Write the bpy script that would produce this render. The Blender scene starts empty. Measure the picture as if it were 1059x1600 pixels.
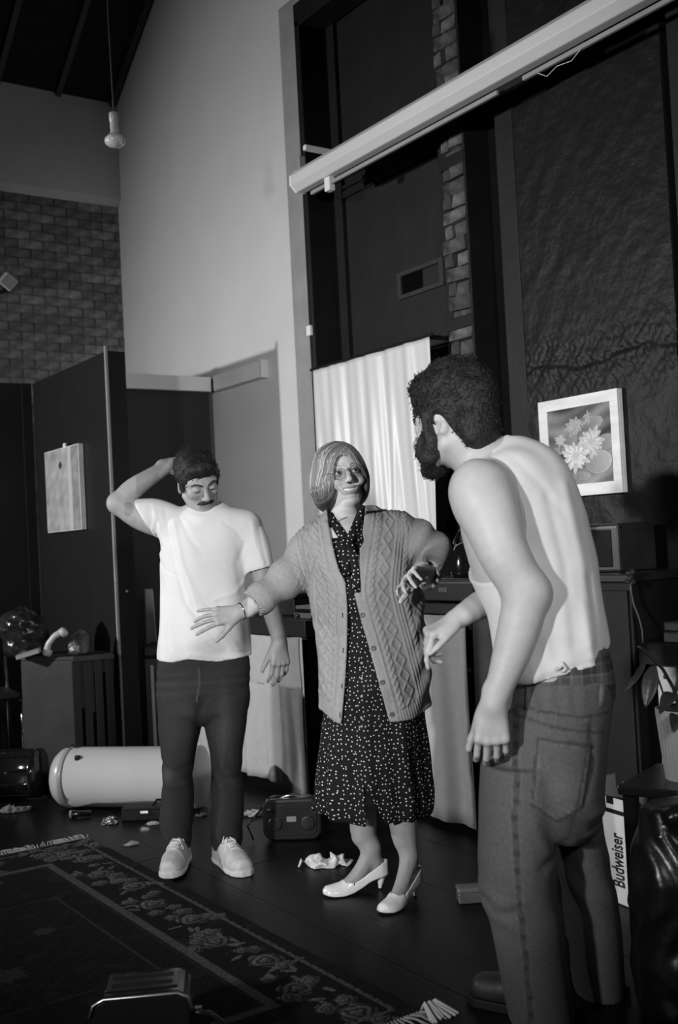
import bpy, bmesh, math, random
import numpy as np
from mathutils import Vector, Matrix
from mathutils.bvhtree import BVHTree

C = bpy.context.scene.collection
SC = bpy.context.scene

# ------------------------------------------------------------------ camera
YAW, PITCH, ROLL, FPX, CAMH = 0.6011, 0.0281, -0.0510, 1700.0, 1.25
_f = np.array([math.sin(YAW)*math.cos(PITCH), math.cos(YAW)*math.cos(PITCH), math.sin(PITCH)])
_r = np.array([math.cos(YAW), -math.sin(YAW), 0.0])
_u = np.cross(_r, _f)
CR = _r*math.cos(ROLL) + _u*math.sin(ROLL)
CU = -_r*math.sin(ROLL) + _u*math.cos(ROLL)
CF = _f
CAM = np.array([0.0, 0.0, CAMH])
cd = bpy.data.cameras.new('camera')
cam = bpy.data.objects.new('camera', cd); C.objects.link(cam)
cd.sensor_fit = 'VERTICAL'; cd.sensor_height = 36.0; cd.lens = FPX/1600*36.0
m = Matrix.Identity(4)
for i in range(3):
    m[i][0], m[i][1], m[i][2], m[i][3] = CR[i], CU[i], -CF[i], CAM[i]
cam.matrix_world = m
cd.clip_start = 0.05
cd.dof.use_dof = True; cd.dof.focus_distance = 3.85; cd.dof.aperture_fstop = 4.0
SC.camera = cam

# ------------------------------------------------------------------ world, lights, exposure
w = bpy.data.worlds.new('world'); SC.world = w; w.use_nodes = True
w.node_tree.nodes['Background'].inputs[0].default_value = (1, 1, 1, 1)
w.node_tree.nodes['Background'].inputs[1].default_value = 0.010

def spot(name, loc, target, energy, size_deg, blend=0.5, radius=0.06):
    l = bpy.data.lights.new(name, 'SPOT'); l.energy = energy; l.spot_size = math.radians(size_deg)
    l.spot_blend = blend; l.shadow_soft_size = radius
    o = bpy.data.objects.new(name, l); C.objects.link(o); o.location = loc
    o.rotation_euler = (Vector(target)-Vector(loc)).to_track_quat('-Z', 'Y').to_euler()
    return o
# side light at the far left, a little below the height of the flats
spot('stage_light_side', (-2.3, 6.5, 2.17), (3.5, 5.3, 1.65), 690, 84, 0.9, 0.07)
# front light to the left of the camera
spot('stage_light_front', (-2.6, 0.75, 1.95), (2.1, 3.1, 1.55), 1000, 50, 0.9, 0.12)
# weak fill added above the camera to lift shaded sides; no known lamp
spot('added_fill_light', (0.4, -1.3, 2.5), (2.2, 3.1, 1.50), 330, 46, 0.9, 0.20)

SC.view_settings.view_transform = 'Standard'
SC.view_settings.look = 'None'
SC.view_settings.exposure = 0.0
SC.view_settings.gamma = 1.0
SC.view_settings.use_curve_mapping = False
# ------------------------------------------------------------------ helpers
rnd = random.Random(5)
def at(px, py, t):                    # point seen at a pixel of the photograph, t metres in front of the lens
    return CAM + (CR*(px-529.5)/FPX - CU*(py-800)/FPX + CF)*t
def at_z(px, py, z=0.0):
    d = CR*(px-529.5)/FPX - CU*(py-800)/FPX + CF
    return CAM + d*((z-CAMH)/d[2])

def mat(name, col, rough=0.6, var=0.0, vscale=8.0, bump=0.0, bscale=60.0, metal=0.0, spec=0.5, stretch=(1,1,1), coat=0.0, detail=4.0):
    M = bpy.data.materials.new(name); M.use_nodes = True
    nt = M.node_tree; N = nt.nodes; L = nt.links
    b = N['Principled BSDF']
    b.inputs['Base Color'].default_value = (col, col, col, 1)
    b.inputs['Roughness'].default_value = rough; b.inputs['Metallic'].default_value = metal
    b.inputs['Specular IOR Level'].default_value = spec
    b.inputs['Coat Weight'].default_value = coat
    tc = N.new('ShaderNodeTexCoord'); mp = N.new('ShaderNodeMapping'); mp.inputs['Scale'].default_value = stretch
    L.new(tc.outputs['Object'], mp.inputs['Vector'])
    if var:
        n = N.new('ShaderNodeTexNoise'); n.inputs['Scale'].default_value = vscale; n.inputs['Detail'].default_value = detail
        r = N.new('ShaderNodeMapRange'); r.inputs[1].default_value = 0.3; r.inputs[2].default_value = 0.7
        r.inputs[3].default_value = col*(1-var); r.inputs[4].default_value = col*(1+var)
        L.new(mp.outputs[0], n.inputs['Vector']); L.new(n.outputs['Fac'], r.inputs[0]); L.new(r.outputs[0], b.inputs['Base Color'])
    if bump:
        n = N.new('ShaderNodeTexNoise'); n.inputs['Scale'].default_value = bscale; n.inputs['Detail'].default_value = 5
        B = N.new('ShaderNodeBump'); B.inputs['Strength'].default_value = bump; B.inputs['Distance'].default_value = 0.01
        L.new(mp.outputs[0], n.inputs['Vector']); L.new(n.outputs['Fac'], B.inputs['Height']); L.new(B.outputs[0], b.inputs['Normal'])
    return M

def attr_mat(name, rough=0.8, bump=0.0, bscale=200.0, spec=0.3, attr='tone', var=0.0, vscale=30):
    """base colour from a painted point attribute (flat print, woven pattern)"""
    M = mat(name, 0.5, rough, 0, 8, bump, bscale, spec=spec)
    nt = M.node_tree; a = nt.nodes.new('ShaderNodeAttribute'); a.attribute_name = attr
    b = nt.nodes['Principled BSDF']
    if var:
        n = nt.nodes.new('ShaderNodeTexNoise'); n.inputs['Scale'].default_value = vscale; n.inputs['Detail'].default_value = 6
        r = nt.nodes.new('ShaderNodeMapRange'); r.inputs[1].default_value = .3; r.inputs[2].default_value = .7; r.inputs[3].default_value = 1-var; r.inputs[4].default_value = 1+var
        x = nt.nodes.new('ShaderNodeMath'); x.operation = 'MULTIPLY'
        nt.links.new(nt.nodes['Texture Coordinate'].outputs['Object'], n.inputs['Vector'])
        nt.links.new(n.outputs['Fac'], r.inputs[0]); nt.links.new(r.outputs[0], x.inputs[0]); nt.links.new(a.outputs['Fac'], x.inputs[1])
        nt.links.new(x.outputs[0], b.inputs['Base Color'])
    else:
        nt.links.new(a.outputs['Color'], b.inputs['Base Color'])
    return M

def link(name, me, m=None, parent=None, smooth=False):
    o = bpy.data.objects.new(name, me); C.objects.link(o)
    if m is not None and not me.materials: me.materials.append(m)
    if parent is not None: o.parent = parent
    if smooth and len(me.polygons): me.polygons.foreach_set('use_smooth', [True]*len(me.polygons))
    return o

class MB:
    def __init__(s): s.v = []; s.f = []
    def add(s, vs, fs):
        b = len(s.v); s.v += [tuple(float(c) for c in p) for p in vs]; s.f += [tuple(b+i for i in f) for f in fs]; return s
    def box(s, lo, hi, M=None):
        x0,y0,z0 = lo; x1,y1,z1 = hi
        vs = [(x0,y0,z0),(x1,y0,z0),(x1,y1,z0),(x0,y1,z0),(x0,y0,z1),(x1,y0,z1),(x1,y1,z1),(x0,y1,z1)]
        if M is not None: vs = [tuple(M @ Vector(v)) for v in vs]
        return s.add(vs, [(3,2,1,0),(4,5,6,7),(0,1,5,4),(1,2,6,5),(2,3,7,6),(3,0,4,7)])
    def tube(s, pts, rad, n=8, cap=True):
        pts = [Vector(p) for p in pts]; k = len(pts)
        if not hasattr(rad, '__len__'): rad = [rad]*k
        vs = []; up = None
        for i, p in enumerate(pts):
            d = (pts[min(i+1,k-1)] - pts[max(i-1,0)]).normalized()
            if up is None:
                up = d.orthogonal().normalized()
            up = (up - d*up.dot(d)).normalized(); sd = d.cross(up)
            for j in range(n):
                a = 2*math.pi*j/n
                vs.append(p + (up*math.cos(a) + sd*math.sin(a))*rad[i])
        fs = [(i*n+j, i*n+(j+1)%n, (i+1)*n+(j+1)%n, (i+1)*n+j) for i in range(k-1) for j in range(n)]
        if cap: fs += [tuple(range(n-1,-1,-1)), tuple((k-1)*n+j for j in range(n))]
        return s.add(vs, fs)
    def lathe(s, prof, n=32, M=None):        # prof: (r, z)
        vs = []
        for r, z in prof:
            for j in range(n):
                a = 2*math.pi*j/n; v = Vector((r*math.cos(a), r*math.sin(a), z))
                vs.append(M @ v if M is not None else v)
        k = len(prof)
        fs = [(i*n+j, i*n+(j+1)%n, (i+1)*n+(j+1)%n, (i+1)*n+j) for i in range(k-1) for j in range(n)]
        fs += [tuple(range(n-1,-1,-1)), tuple((k-1)*n+j for j in range(n))]
        return s.add(vs, fs)
    def prism(s, poly, axis, lo, hi):        # poly in the two other axes
        k = len(poly)
        def P(a, b, c): return {0:(c,a,b), 1:(a,c,b), 2:(a,b,c)}[axis]
        vs = [P(a,b,lo) for a,b in poly] + [P(a,b,hi) for a,b in poly]
        fs = [tuple(range(k-1,-1,-1)), tuple(range(k,2*k))] + [(i,(i+1)%k,k+(i+1)%k,k+i) for i in range(k)]
        return s.add(vs, fs)
    def grid(s, fn, nu, nv):                 # fn(u,v) in 0..1
        vs = [fn(i/nu, j/nv) for i in range(nu+1) for j in range(nv+1)]
        fs = [(i*(nv+1)+j, (i+1)*(nv+1)+j, (i+1)*(nv+1)+j+1, i*(nv+1)+j+1) for i in range(nu) for j in range(nv)]
        return s.add(vs, fs)
    def mesh(s, name):
        me = bpy.data.meshes.new(name); me.from_pydata(s.v, [], s.f)
        bm = bmesh.new(); bm.from_mesh(me); bmesh.ops.recalc_face_normals(bm, faces=bm.faces); bm.to_mesh(me); bm.free()
        me.update(); return me
    def build(s, name, m, parent=None, smooth=False, bevel=0.0, seg=2, solid=0.0):
        o = link(name, s.mesh(name), m, parent, smooth)
        if solid:
            d = o.modifiers.new('solid', 'SOLIDIFY'); d.thickness = solid; d.offset = 0
        if bevel:
            d = o.modifiers.new('bevel', 'BEVEL'); d.width = bevel; d.segments = seg; d.limit_method = 'ANGLE'
        return o

def tag(o, label, cat, group=None):
    o['label'] = label; o['category'] = cat
    if group: o['group'] = group
    return o
def structure(o): o['kind'] = 'structure'; return o
def thing(name, label, cat, loc=(0,0,0), rz=0.0, group=None):
    o = bpy.data.objects.new(name, None); C.objects.link(o); o.empty_display_size = 0.1
    o.location = [float(c) for c in loc]; o.rotation_euler = (0, 0, rz)
    return tag(o, label, cat, group)
def frame_mat(X, Y, Z, O):
    m = Matrix.Identity(4)
    for i in range(3): m[i][0], m[i][1], m[i][2], m[i][3] = X[i], Y[i], Z[i], O[i]
    return m
def nz(v):
    v = np.asarray(v, float); return v/np.linalg.norm(v)

# ------------------------------------------------------------------ implicit surfaces -> one continuous mesh
def pchip(x, y, q):
    x = np.asarray(x, float); y = np.asarray(y, float); q = np.clip(q, x[0], x[-1])
    h = np.diff(x); d = np.diff(y)/h; m = np.zeros_like(y)
    m[0], m[-1] = d[0], d[-1]
    for i in range(1, len(x)-1):
        m[i] = 0 if d[i-1]*d[i] <= 0 else 2*d[i-1]*d[i]/(d[i-1]+d[i])
    i = np.clip(np.searchsorted(x, q)-1, 0, len(x)-2); t = (q-x[i])/h[i]
    return ((2*t**3-3*t**2+1)*y[i] + (t**3-2*t**2+t)*h[i]*m[i] + (-2*t**3+3*t**2)*y[i+1] + (t**3-t**2)*h[i]*m[i+1])

def axis_pts(lo, hi, step, fine=()):
    pts = [lo]
    while pts[-1] < hi:
        s = step
        for a, b, st in fine:
            if a <= pts[-1] < b: s = min(s, st)
        nxt = pts[-1]+s
        for a, b, st in fine:
            if pts[-1] < a-1e-6 < nxt and st < s: nxt = a
        pts.append(nxt)
    return np.array(pts, np.float32)

def smin(a, b, k):
    if k <= 0: return np.minimum(a, b)
    h = np.maximum(k-np.abs(a-b), 0)/k
    return np.minimum(a, b) - h*h*k*0.25

def wave(X, Y, Z, scale, seed, n=6):
    r = np.random.RandomState(seed); o = 0
    for _ in range(n):
        k = r.normal(size=3); k = k/np.linalg.norm(k)*scale*(0.6+0.9*r.rand()); o = o + np.sin(X*k[0]+Y*k[1]+Z*k[2]+r.rand()*6.28)
    return o/n*1.6

class Field:
    BIG = 1.0
    def __init__(s, lo, hi, step, fx=(), fy=(), fz=()):
        s.ax = [axis_pts(lo[0], hi[0], step, fx), axis_pts(lo[1], hi[1], step, fy), axis_pts(lo[2], hi[2], step, fz)]
        s.D = np.full([len(a) for a in s.ax], s.BIG, np.float32)
    def view(s, lo, hi):
        sl = []
        for a, l, h in zip(s.ax, lo, hi):
            i0 = max(0, np.searchsorted(a, l)-2); i1 = min(len(a), np.searchsorted(a, h)+2)
            if i1 <= i0: i0, i1 = 0, 1
            sl.append(slice(i0, i1))
        return tuple(sl), s.ax[0][sl[0]][:,None,None], s.ax[1][sl[1]][None,:,None], s.ax[2][sl[2]][None,None,:]
    def put(s, sl, d, k, op):
        d = d.astype(np.float32) if hasattr(d, 'astype') else d
        if op == 'u': s.D[sl] = smin(s.D[sl], d, k)
        elif op == 's': s.D[sl] = -smin(-s.D[sl], d, k)
        elif op == 'i': s.D[sl] = -smin(-s.D[sl], -d, k)
        elif op == 'd': s.D[sl] = s.D[sl] + d
    def cone(s, a, b, ra, rb, k=0.02, op='u', flat=None):
        a = np.asarray(a, float); b = np.asarray(b, float); R = max(ra, rb)+k+0.03
        sl, X, Y, Z = s.view(np.minimum(a,b)-R, np.maximum(a,b)+R)
        ba = b-a; L = max(ba@ba, 1e-9)
        px, py, pz = X-a[0], Y-a[1], Z-a[2]
        t = np.clip((px*ba[0]+py*ba[1]+pz*ba[2])/L, 0, 1)
        dx, dy, dz = px-ba[0]*t, py-ba[1]*t, pz-ba[2]*t
        if flat is not None:           # flatten along a direction by a factor
            n = nz(flat[0]); q = dx*n[0]+dy*n[1]+dz*n[2]; g = 1/flat[1]-1
            dx, dy, dz = dx+q*n[0]*g, dy+q*n[1]*g, dz+q*n[2]*g
        d = np.sqrt(dx*dx+dy*dy+dz*dz) - (ra+(rb-ra)*t)
        s.put(sl, d, k, op); return s
    def chain(s, pts, rad, k=0.02, op='u', flat=None, kk=0.006, cut=None, bore=0):
        """a limb: tapered segments along a smoothed path, joined without bulges"""
        A = np.asarray(pts, float); r = np.asarray(rad, float)
        if len(A) > 2:
            t = np.concatenate([[0], np.cumsum(np.linalg.norm(np.diff(A,axis=0),axis=1))]); n = max(8, 4*(len(A)-1)); q = np.linspace(0,t[-1],n+1)
            T = np.zeros_like(A); T[1:-1] = (A[2:]-A[:-2])/(t[2:]-t[:-2])[:,None]; T[0] = (A[1]-A[0])/(t[1]-t[0]); T[-1] = (A[-1]-A[-2])/(t[-1]-t[-2])
            i = np.clip(np.searchsorted(t,q)-1,0,len(A)-2); h = (t[i+1]-t[i])[:,None]; u = ((q-t[i])/(t[i+1]-t[i]))[:,None]
            C_ = (2*u**3-3*u**2+1)*A[i]+(u**3-2*u**2+u)*h*T[i]+(-2*u**3+3*u**2)*A[i+1]+(u**3-u**2)*h*T[i+1]
            r = pchip(t, r, q); A = C_
        R = r.max()+k+0.03; sl, X, Y, Z = s.view(A.min(0)-R, A.max(0)+R); D = None
        for a, b, ra, rb in zip(A[:-1], A[1:], r[:-1], r[1:]):
            ba = b-a; L = max(ba@ba, 1e-9); px, py, pz = X-a[0], Y-a[1], Z-a[2]
            w_ = np.clip((px*ba[0]+py*ba[1]+pz*ba[2])/L, 0, 1); dx, dy, dz = px-ba[0]*w_, py-ba[1]*w_, pz-ba[2]*w_
            if flat is not None:
                n_ = nz(flat[0]); q_ = dx*n_[0]+dy*n_[1]+dz*n_[2]; g = 1/flat[1]-1; dx, dy, dz = dx+q_*n_[0]*g, dy+q_*n_[1]*g, dz+q_*n_[2]*g
            d = (np.sqrt(dx*dx+dy*dy+dz*dz)-(ra+(rb-ra)*w_)).astype(np.float32)
            D = d if D is None else smin(D, d, kk*.3)
        if cut is not None:            # open end of a sleeve: flat edge, hollowed
            p_, n_ = cut; n_ = nz(n_); e = (X-p_[0])*n_[0]+(Y-p_[1])*n_[1]+(Z-p_[2])*n_[2]; Di = D+bore
            D = np.maximum(D, e); D = np.maximum(D, -np.maximum(Di, -e-.030)) if bore else D
        s.put(sl, D, k, op); return s
    def ell(s, c, r, k=0.02, op='u', R=None, n=None):
        c = np.asarray(c, float); r = np.asarray(r, float); m = max(r)+k+0.03
        sl, X, Y, Z = s.view(c-m, c+m)
        px, py, pz = X-c[0], Y-c[1], Z-c[2]
        if R is not None:              # columns of R: the ellipsoid's axes
            px, py, pz = [px*R[0][i]+py*R[1][i]+pz*R[2][i] for i in range(3)]
        k0 = np.sqrt((px/r[0])**2+(py/r[1])**2+(pz/r[2])**2); k1 = np.sqrt((px/r[0]**2)**2+(py/r[1]**2)**2+(pz/r[2]**2)**2)
        s.put(sl, k0*(k0-1)/np.maximum(k1, 1e-6), k, op); return s
    def loft(s, z, cx, a, cy, b, k=0.02, op='u', off=0.0, cap=0.01, fold=None, n=2.0):
        o = np.argsort(z); z = np.asarray(z, float)[o]; P = [np.asarray(q, float)[o] for q in (cx, a, cy, b)]
        m = max(P[1].max(), P[3].max())+k+0.04+abs(off)
        lo = (min(P[0])-m, min(P[2])-m, z[0]-k-0.03); hi = (max(P[0])+m, max(P[2])+m, z[-1]+k+0.03)
        sl, X, Y, Z = s.view(lo, hi); q = Z[0,0,:]
        cx, a, cy, b = [pchip(z, p, q)[None,None,:] for p in P]; a = a+off; b = b+off
        dx, dy = X-cx, Y-cy
        if n == 2.0: e = np.sqrt((dx/a)**2+(dy/b)**2)
        else: e = (np.abs(dx/a)**n+np.abs(dy/b)**n)**(1/n)
        g = np.sqrt((dx/a**2)**2+(dy/b**2)**2)/np.maximum(np.sqrt((dx/a)**2+(dy/b)**2), 1e-5)
        d = (e-1)/np.maximum(g, 1e-5); d = np.maximum(d, -np.minimum(a, b))
        if fold is not None: d = d + fold(X, Y, Z, dx/a, dy/b)
        zc = np.maximum(z[0]-Z, Z-z[-1])
        d = -smin(-d, -(zc+0*d), cap)
        s.put(sl, d, k, op); return s
    def half(s, p, nrm, lo, hi, k=0.0):       # cut away the side the normal points to, inside a box
        sl, X, Y, Z = s.view(lo, hi); n = nz(nrm)
        s.put(sl, (X-p[0])*n[0]+(Y-p[1])*n[1]+(Z-p[2])*n[2], k, 'i'); return s
    def mesh(s, smooth=2):
        D = s.D; ax = s.ax; I = D < 0
        n = [q-1 for q in D.shape]
        cnt = np.zeros(n, np.uint8)
        for i in (0,1):
            for j in (0,1):
                for k in (0,1): cnt += I[i:n[0]+i, j:n[1]+j, k:n[2]+k]
        act = (cnt > 0) & (cnt < 8)
        c = np.argwhere(act); idx = np.full(n, -1, np.int32); idx[act] = np.arange(len(c))
        off = [(i,j,k) for i in (0,1) for j in (0,1) for k in (0,1)]
        val = np.stack([D[c[:,0]+o[0], c[:,1]+o[1], c[:,2]+o[2]] for o in off], 1)
        pos = np.zeros((len(c), 3)); num = np.zeros(len(c))
        for e0 in range(8):
            for e1 in range(e0+1, 8):
                o0, o1 = np.array(off[e0]), np.array(off[e1])
                if abs(o0-o1).sum() != 1: continue
                v0, v1 = val[:,e0], val[:,e1]; x = (v0 < 0) != (v1 < 0)
                t = np.where(x, v0/np.where(x, v0-v1, 1), 0)
                pos += np.where(x[:,None], o0+(o1-o0)*t[:,None], 0); num += x
        pos /= num[:,None]
        V = np.stack([ax[i][c[:,i]] + pos[:,i]*(ax[i][c[:,i]+1]-ax[i][c[:,i]]) for i in range(3)], 1)
        F = []
        for a in range(3):
            b, d = (a+1)%3, (a+2)%3
            s0 = [slice(None)]*3; s1 = [slice(None)]*3
            s0[a] = slice(0,-1); s1[a] = slice(1,None)
            for q in (b, d): s0[q] = slice(1,-1); s1[q] = slice(1,-1)
            A = I[tuple(s0)]; B = I[tuple(s1)]
            e = np.argwhere(A != B); sg = A[tuple(e.T)]
            base = e.copy(); base[:,b] += 1; base[:,d] += 1
            def cell(ob, od):
                q = base.copy(); q[:,b] -= ob; q[:,d] -= od; return idx[tuple(q.T)]
            q = np.stack([cell(1,1), cell(0,1), cell(0,0), cell(1,0)], 1)
            q[~sg] = q[~sg][:, ::-1]; F.append(q)
        F = np.concatenate(F)
        if smooth:
            E = np.concatenate([F[:,[0,1]], F[:,[1,2]], F[:,[2,3]], F[:,[3,0]]])
            deg = np.bincount(E.ravel(), minlength=len(V)).astype(float)
            for _ in range(smooth):
                N = np.stack([np.bincount(E[:,0], V[E[:,1],i], len(V))+np.bincount(E[:,1], V[E[:,0],i], len(V)) for i in range(3)], 1)/np.maximum(deg,1)[:,None]
                V = V + 0.5*(N-V)
        return V, F

def vnormals(V, F):
    n = np.cross(V[F[:,2]]-V[F[:,0]], V[F[:,3]]-V[F[:,1]]); N = np.zeros_like(V)
    for j in range(4):
        for i in range(3): N[:,i] += np.bincount(F[:,j], n[:,i], len(V))
    return N/np.maximum(np.linalg.norm(N, axis=1), 1e-12)[:,None]

def quads(name, V, F, m, parent=None, attrs=None):
    me = bpy.data.meshes.new(name)
    me.vertices.add(len(V)); me.vertices.foreach_set('co', V.astype(np.float32).ravel())
    me.loops.add(F.size); me.loops.foreach_set('vertex_index', F.astype(np.int32).ravel())
    me.polygons.add(len(F)); me.polygons.foreach_set('loop_start', np.arange(0, F.size, F.shape[1], dtype=np.int32))
    me.polygons.foreach_set('use_smooth', np.ones(len(F), bool))
    for k, a in (attrs or {}).items():
        if a.ndim == 1:
            me.attributes.new(k, 'FLOAT', 'POINT').data.foreach_set('value', a.astype(np.float32))
        else:
            me.attributes.new(k, 'FLOAT_VECTOR', 'POINT').data.foreach_set('vector', a.astype(np.float32).ravel())
    me.update(calc_edges=True); me.validate()
    o = link(name, me, m, parent)
    o['nv'] = len(V); del o['nv']
    return o

class Sub:
    """a Field seen through a rotated frame: prims given in local axes (columns of R), origin T, scale s"""
    def __init__(s, F, R, T, scale=1.0): s.F, s.R, s.T, s.s = F, np.asarray(R, float), np.asarray(T, float), scale
    def p(s, q): return s.T + s.R @ (np.asarray(q, float)*s.s)
    def cone(s, a, b, ra, rb, k=0.01, op='u', flat=None):
        if flat is not None: flat = (s.R @ np.asarray(flat[0], float), flat[1])
        s.F.cone(s.p(a), s.p(b), ra*s.s, rb*s.s, k*s.s, op, flat)
    def chain(s, P, r, k=0.01, op='u', flat=None):
        if flat is not None: flat = (s.R @ np.asarray(flat[0], float), flat[1])
        s.F.chain([s.p(q) for q in P], np.asarray(r)*s.s, k*s.s, op, flat, kk=0)
    def ell(s, c, r, k=0.01, op='u', R=None):
        RR = s.R if R is None else s.R @ np.asarray(R, float)
        s.F.ell(s.p(c), np.asarray(r)*s.s, k*s.s, op, RR)

def rot(axis, deg):
    return np.array(Matrix.Rotation(math.radians(deg), 3, axis))
def basis(fwd, up=(0,0,1), roll=0.0):
    """columns x (right hand side of the subject), y (forward), z (up)"""
    y = nz(fwd); z = np.asarray(up, float); z = nz(z - y*(z@y)); x = np.cross(y, z)
    R = np.stack([x, y, z], 1)
    return R @ rot('Y', roll)

def head(F, R, T, s=1.0, jaw=1.0, lids='open', mouth='closed', ears=True, nose=1.0, cheek=1.0, fem=False):
    """skull, jaw, brow, sockets, nose, lips, chin, ears; origin between the ears at eye level, y forward"""
    h = Sub(F, R, T, s); J = jaw
    h.ell((0,-.018,.030), (.073,.095,.083), .02)
    h.ell((0,.030,.018), (.060,.055,.066), .025)
    h.ell((0,.026,-.040), (.053*J,.052,.060), .025)
    for m in (-1,1):
        h.cone((m*.053*J,-.004,-.062), (m*.020,.062,-.101), .014, .013, .022)
        h.ell((m*.040,.056,-.026), (.022,.021,.020*cheek), .016)
        h.cone((m*.014,.0825,.019), (m*.046,.064,.022), .009 if not fem else .007, .008, .014)
    h.ell((0,.071,-.103), (.019*J,.016,.014), .016)
    for m in (-1,1):
        h.ell((m*.031,.098,-.002), (.021,.020,.013), .012, 's')
    h.cone((0,.085,.006), (0,.108*1.0,-.030), .0085, .0105*nose, .012)
    h.ell((0,.107,-.034), (.011*nose,.012,.009), .006)
    for m in (-1,1):
        h.ell((m*.0125*nose,.097,-.037), (.0080,.0100,.0075), .006)
        h.ell((m*.006,.104,-.0435), (.0032,.005,.003), .002, 's')
    if mouth == 'closed':
        h.chain([(-.024,.082,-.066),(-.010,.091,-.0635),(0,.092,-.0645),(.010,.091,-.0635),(.024,.082,-.066)], [.004,.0058,.0055,.0058,.004], .006)
        h.chain([(-.022,.082,-.070),(0,.091,-.0735),(.022,.082,-.070)], [.0045,.0075,.0045], .006)
        h.chain([(-.024,.089,-.0682),(0,.099,-.0690),(.024,.089,-.0682)], [.0014]*3, .002, 's')
    else:                                             # open smile
        h.ell((0,.073,-.066), (.031,.014,.015), .012)
        h.ell((0,.094,-.0664), (.0245,.022,.0086), .002, 's')
        for m in (-1,1): h.ell((m*.0195,.088,-.0620), (.0115,.018,.0052), .002, 's')
        h.chain([(-.034,.073,-.0530),(-.015,.0875,-.0568),(0,.0900,-.0592),(.015,.0875,-.0568),(.034,.073,-.0530)], [.0022,.0032,.0030,.0032,.0022], .004)
        h.chain([(-.033,.073,-.0560),(-.016,.0855,-.0730),(0,.0885,-.0755),(.016,.0855,-.0730),(.033,.073,-.0560)], [.0022,.0038,.0044,.0038,.0022], .004)
        for m in (-1,1):
            h.chain([(m*.019,.096,-.038),(m*.035,.080,-.052),(m*.038,.074,-.066)], [.0016,.0018,.0014], .007, 's')
            h.ell((m*.043,.060,-.036), (.018,.018,.015), .015)
    for m in (-1,1):
        c = (m*.031,.0735,-.001)
        h.ell(c, (.0165,.0150,.0148), .004)
        if lids == 'open':
            h.ell((c[0],c[1]+.0165,c[2]-.0005), (.0135,.0120,.0066), .002, 's')
        elif lids == 'down':
            h.ell((c[0],c[1]+.0150,c[2]-.0085), (.0120,.0050,.0016), .002, 's')
            h.chain([(c[0]-.013,c[1]+.009,c[2]+.006),(c[0],c[1]+.0152,c[2]+.008),(c[0]+.013,c[1]+.009,c[2]+.006)], [.0012]*3, .003, 's')
        if ears:
            Re = rot('Z', -m*22)
            h.ell((m*.076,-.012,-.012), (.0075,.019,.031), .008, R=Re)
            h.ell((m*.0835,-.008,-.008), (.005,.011,.018), .004, 's', R=Re)
            h.ell((m*.0765,-.004,-.038), (.005,.008,.009), .006)
    return h

def hand(F, wrist, d, dorsal, thumb, s=1.0, curl=(20,20,20,20), spread=6, curl2=None, thumb_curl=15, thumb_out=45, fat=1.0):
    """palm, four unequal fingers and a thumb; d: wrist to fingers, dorsal: back of the hand, thumb: +1 right hand, -1 left hand"""
    ex = nz(d); ez = np.asarray(dorsal, float); ez = nz(ez - ex*(ez@ex)); ey = np.cross(ez, ex)
    R = np.stack([ex, ey, ez], 1); h = Sub(F, R, wrist, s); g = fat
    th = thumb
    h.cone((-.03,0,0), (.015,0,0), .027*g, .026*g, .012, flat=((0,0,1), .75))
    for i, (y0, y1) in enumerate(((.022,.031),(.008,.011),(-.007,-.010),(-.019,-.029))):   # metacarpals
        h.cone((.010,th*y0*.75,0), (.086-.004*abs(i-1),th*y1,.001), .0145*g, .0118*g, .012)
    h.ell((.050,0,-.008), (.040,.032,.013*g), .012)
    h.ell((.040,th*.026,-.010), (.032,.016,.015), .012)
    L = ((.043,.026,.021),(.048,.030,.022),(.045,.028,.022),(.035,.021,.019)); W = (.0088,.0090,.0086,.0076)
    tips = []
    for i, y1 in enumerate((.031,.011,-.010,-.029)):
        p = np.array((.086-.004*abs(i-1), th*y1, .001)); a = curl[i]*.75; sp = th*(1.5-i)*spread
        c2 = curl2[i] if curl2 is not None else curl[i]
        h.ell(p+(0,0,.004), (.0105,.0098,.0095), .005)
        for j in range(3):
            ca, sa = math.cos(math.radians(a)), math.sin(math.radians(a)); cs, ss = math.cos(math.radians(sp)), math.sin(math.radians(sp))
            q = p + np.array((ca*cs, ca*ss, -sa))*L[i][j]
            h.cone(p, q, W[i]*g*(1-.09*j), W[i]*g*(1-.09*(j+1)), .0035)
            p = q; a += c2*(1.0 if j == 0 else .65)
        tips.append(h.p(p))
    o = math.radians(thumb_out); c = math.radians(thumb_curl)
    p0 = np.array((.018, th*.020, -.006)); p1 = p0 + np.array((math.cos(o), th*math.sin(o), -.25))*.044
    o2 = o-c; p2 = p1 + np.array((math.cos(o2), th*math.sin(o2), -.25))*.034
    o3 = o2-c; p3 = p2 + np.array((math.cos(o3), th*math.sin(o3), -.28))*.026
    h.cone(p0, p1, .0150*g, .0118*g, .010); h.cone(p1, p2, .0108*g, .0100*g, .004); h.cone(p2, p3, .0102*g, .0084*g, .004)
    return h

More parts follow.
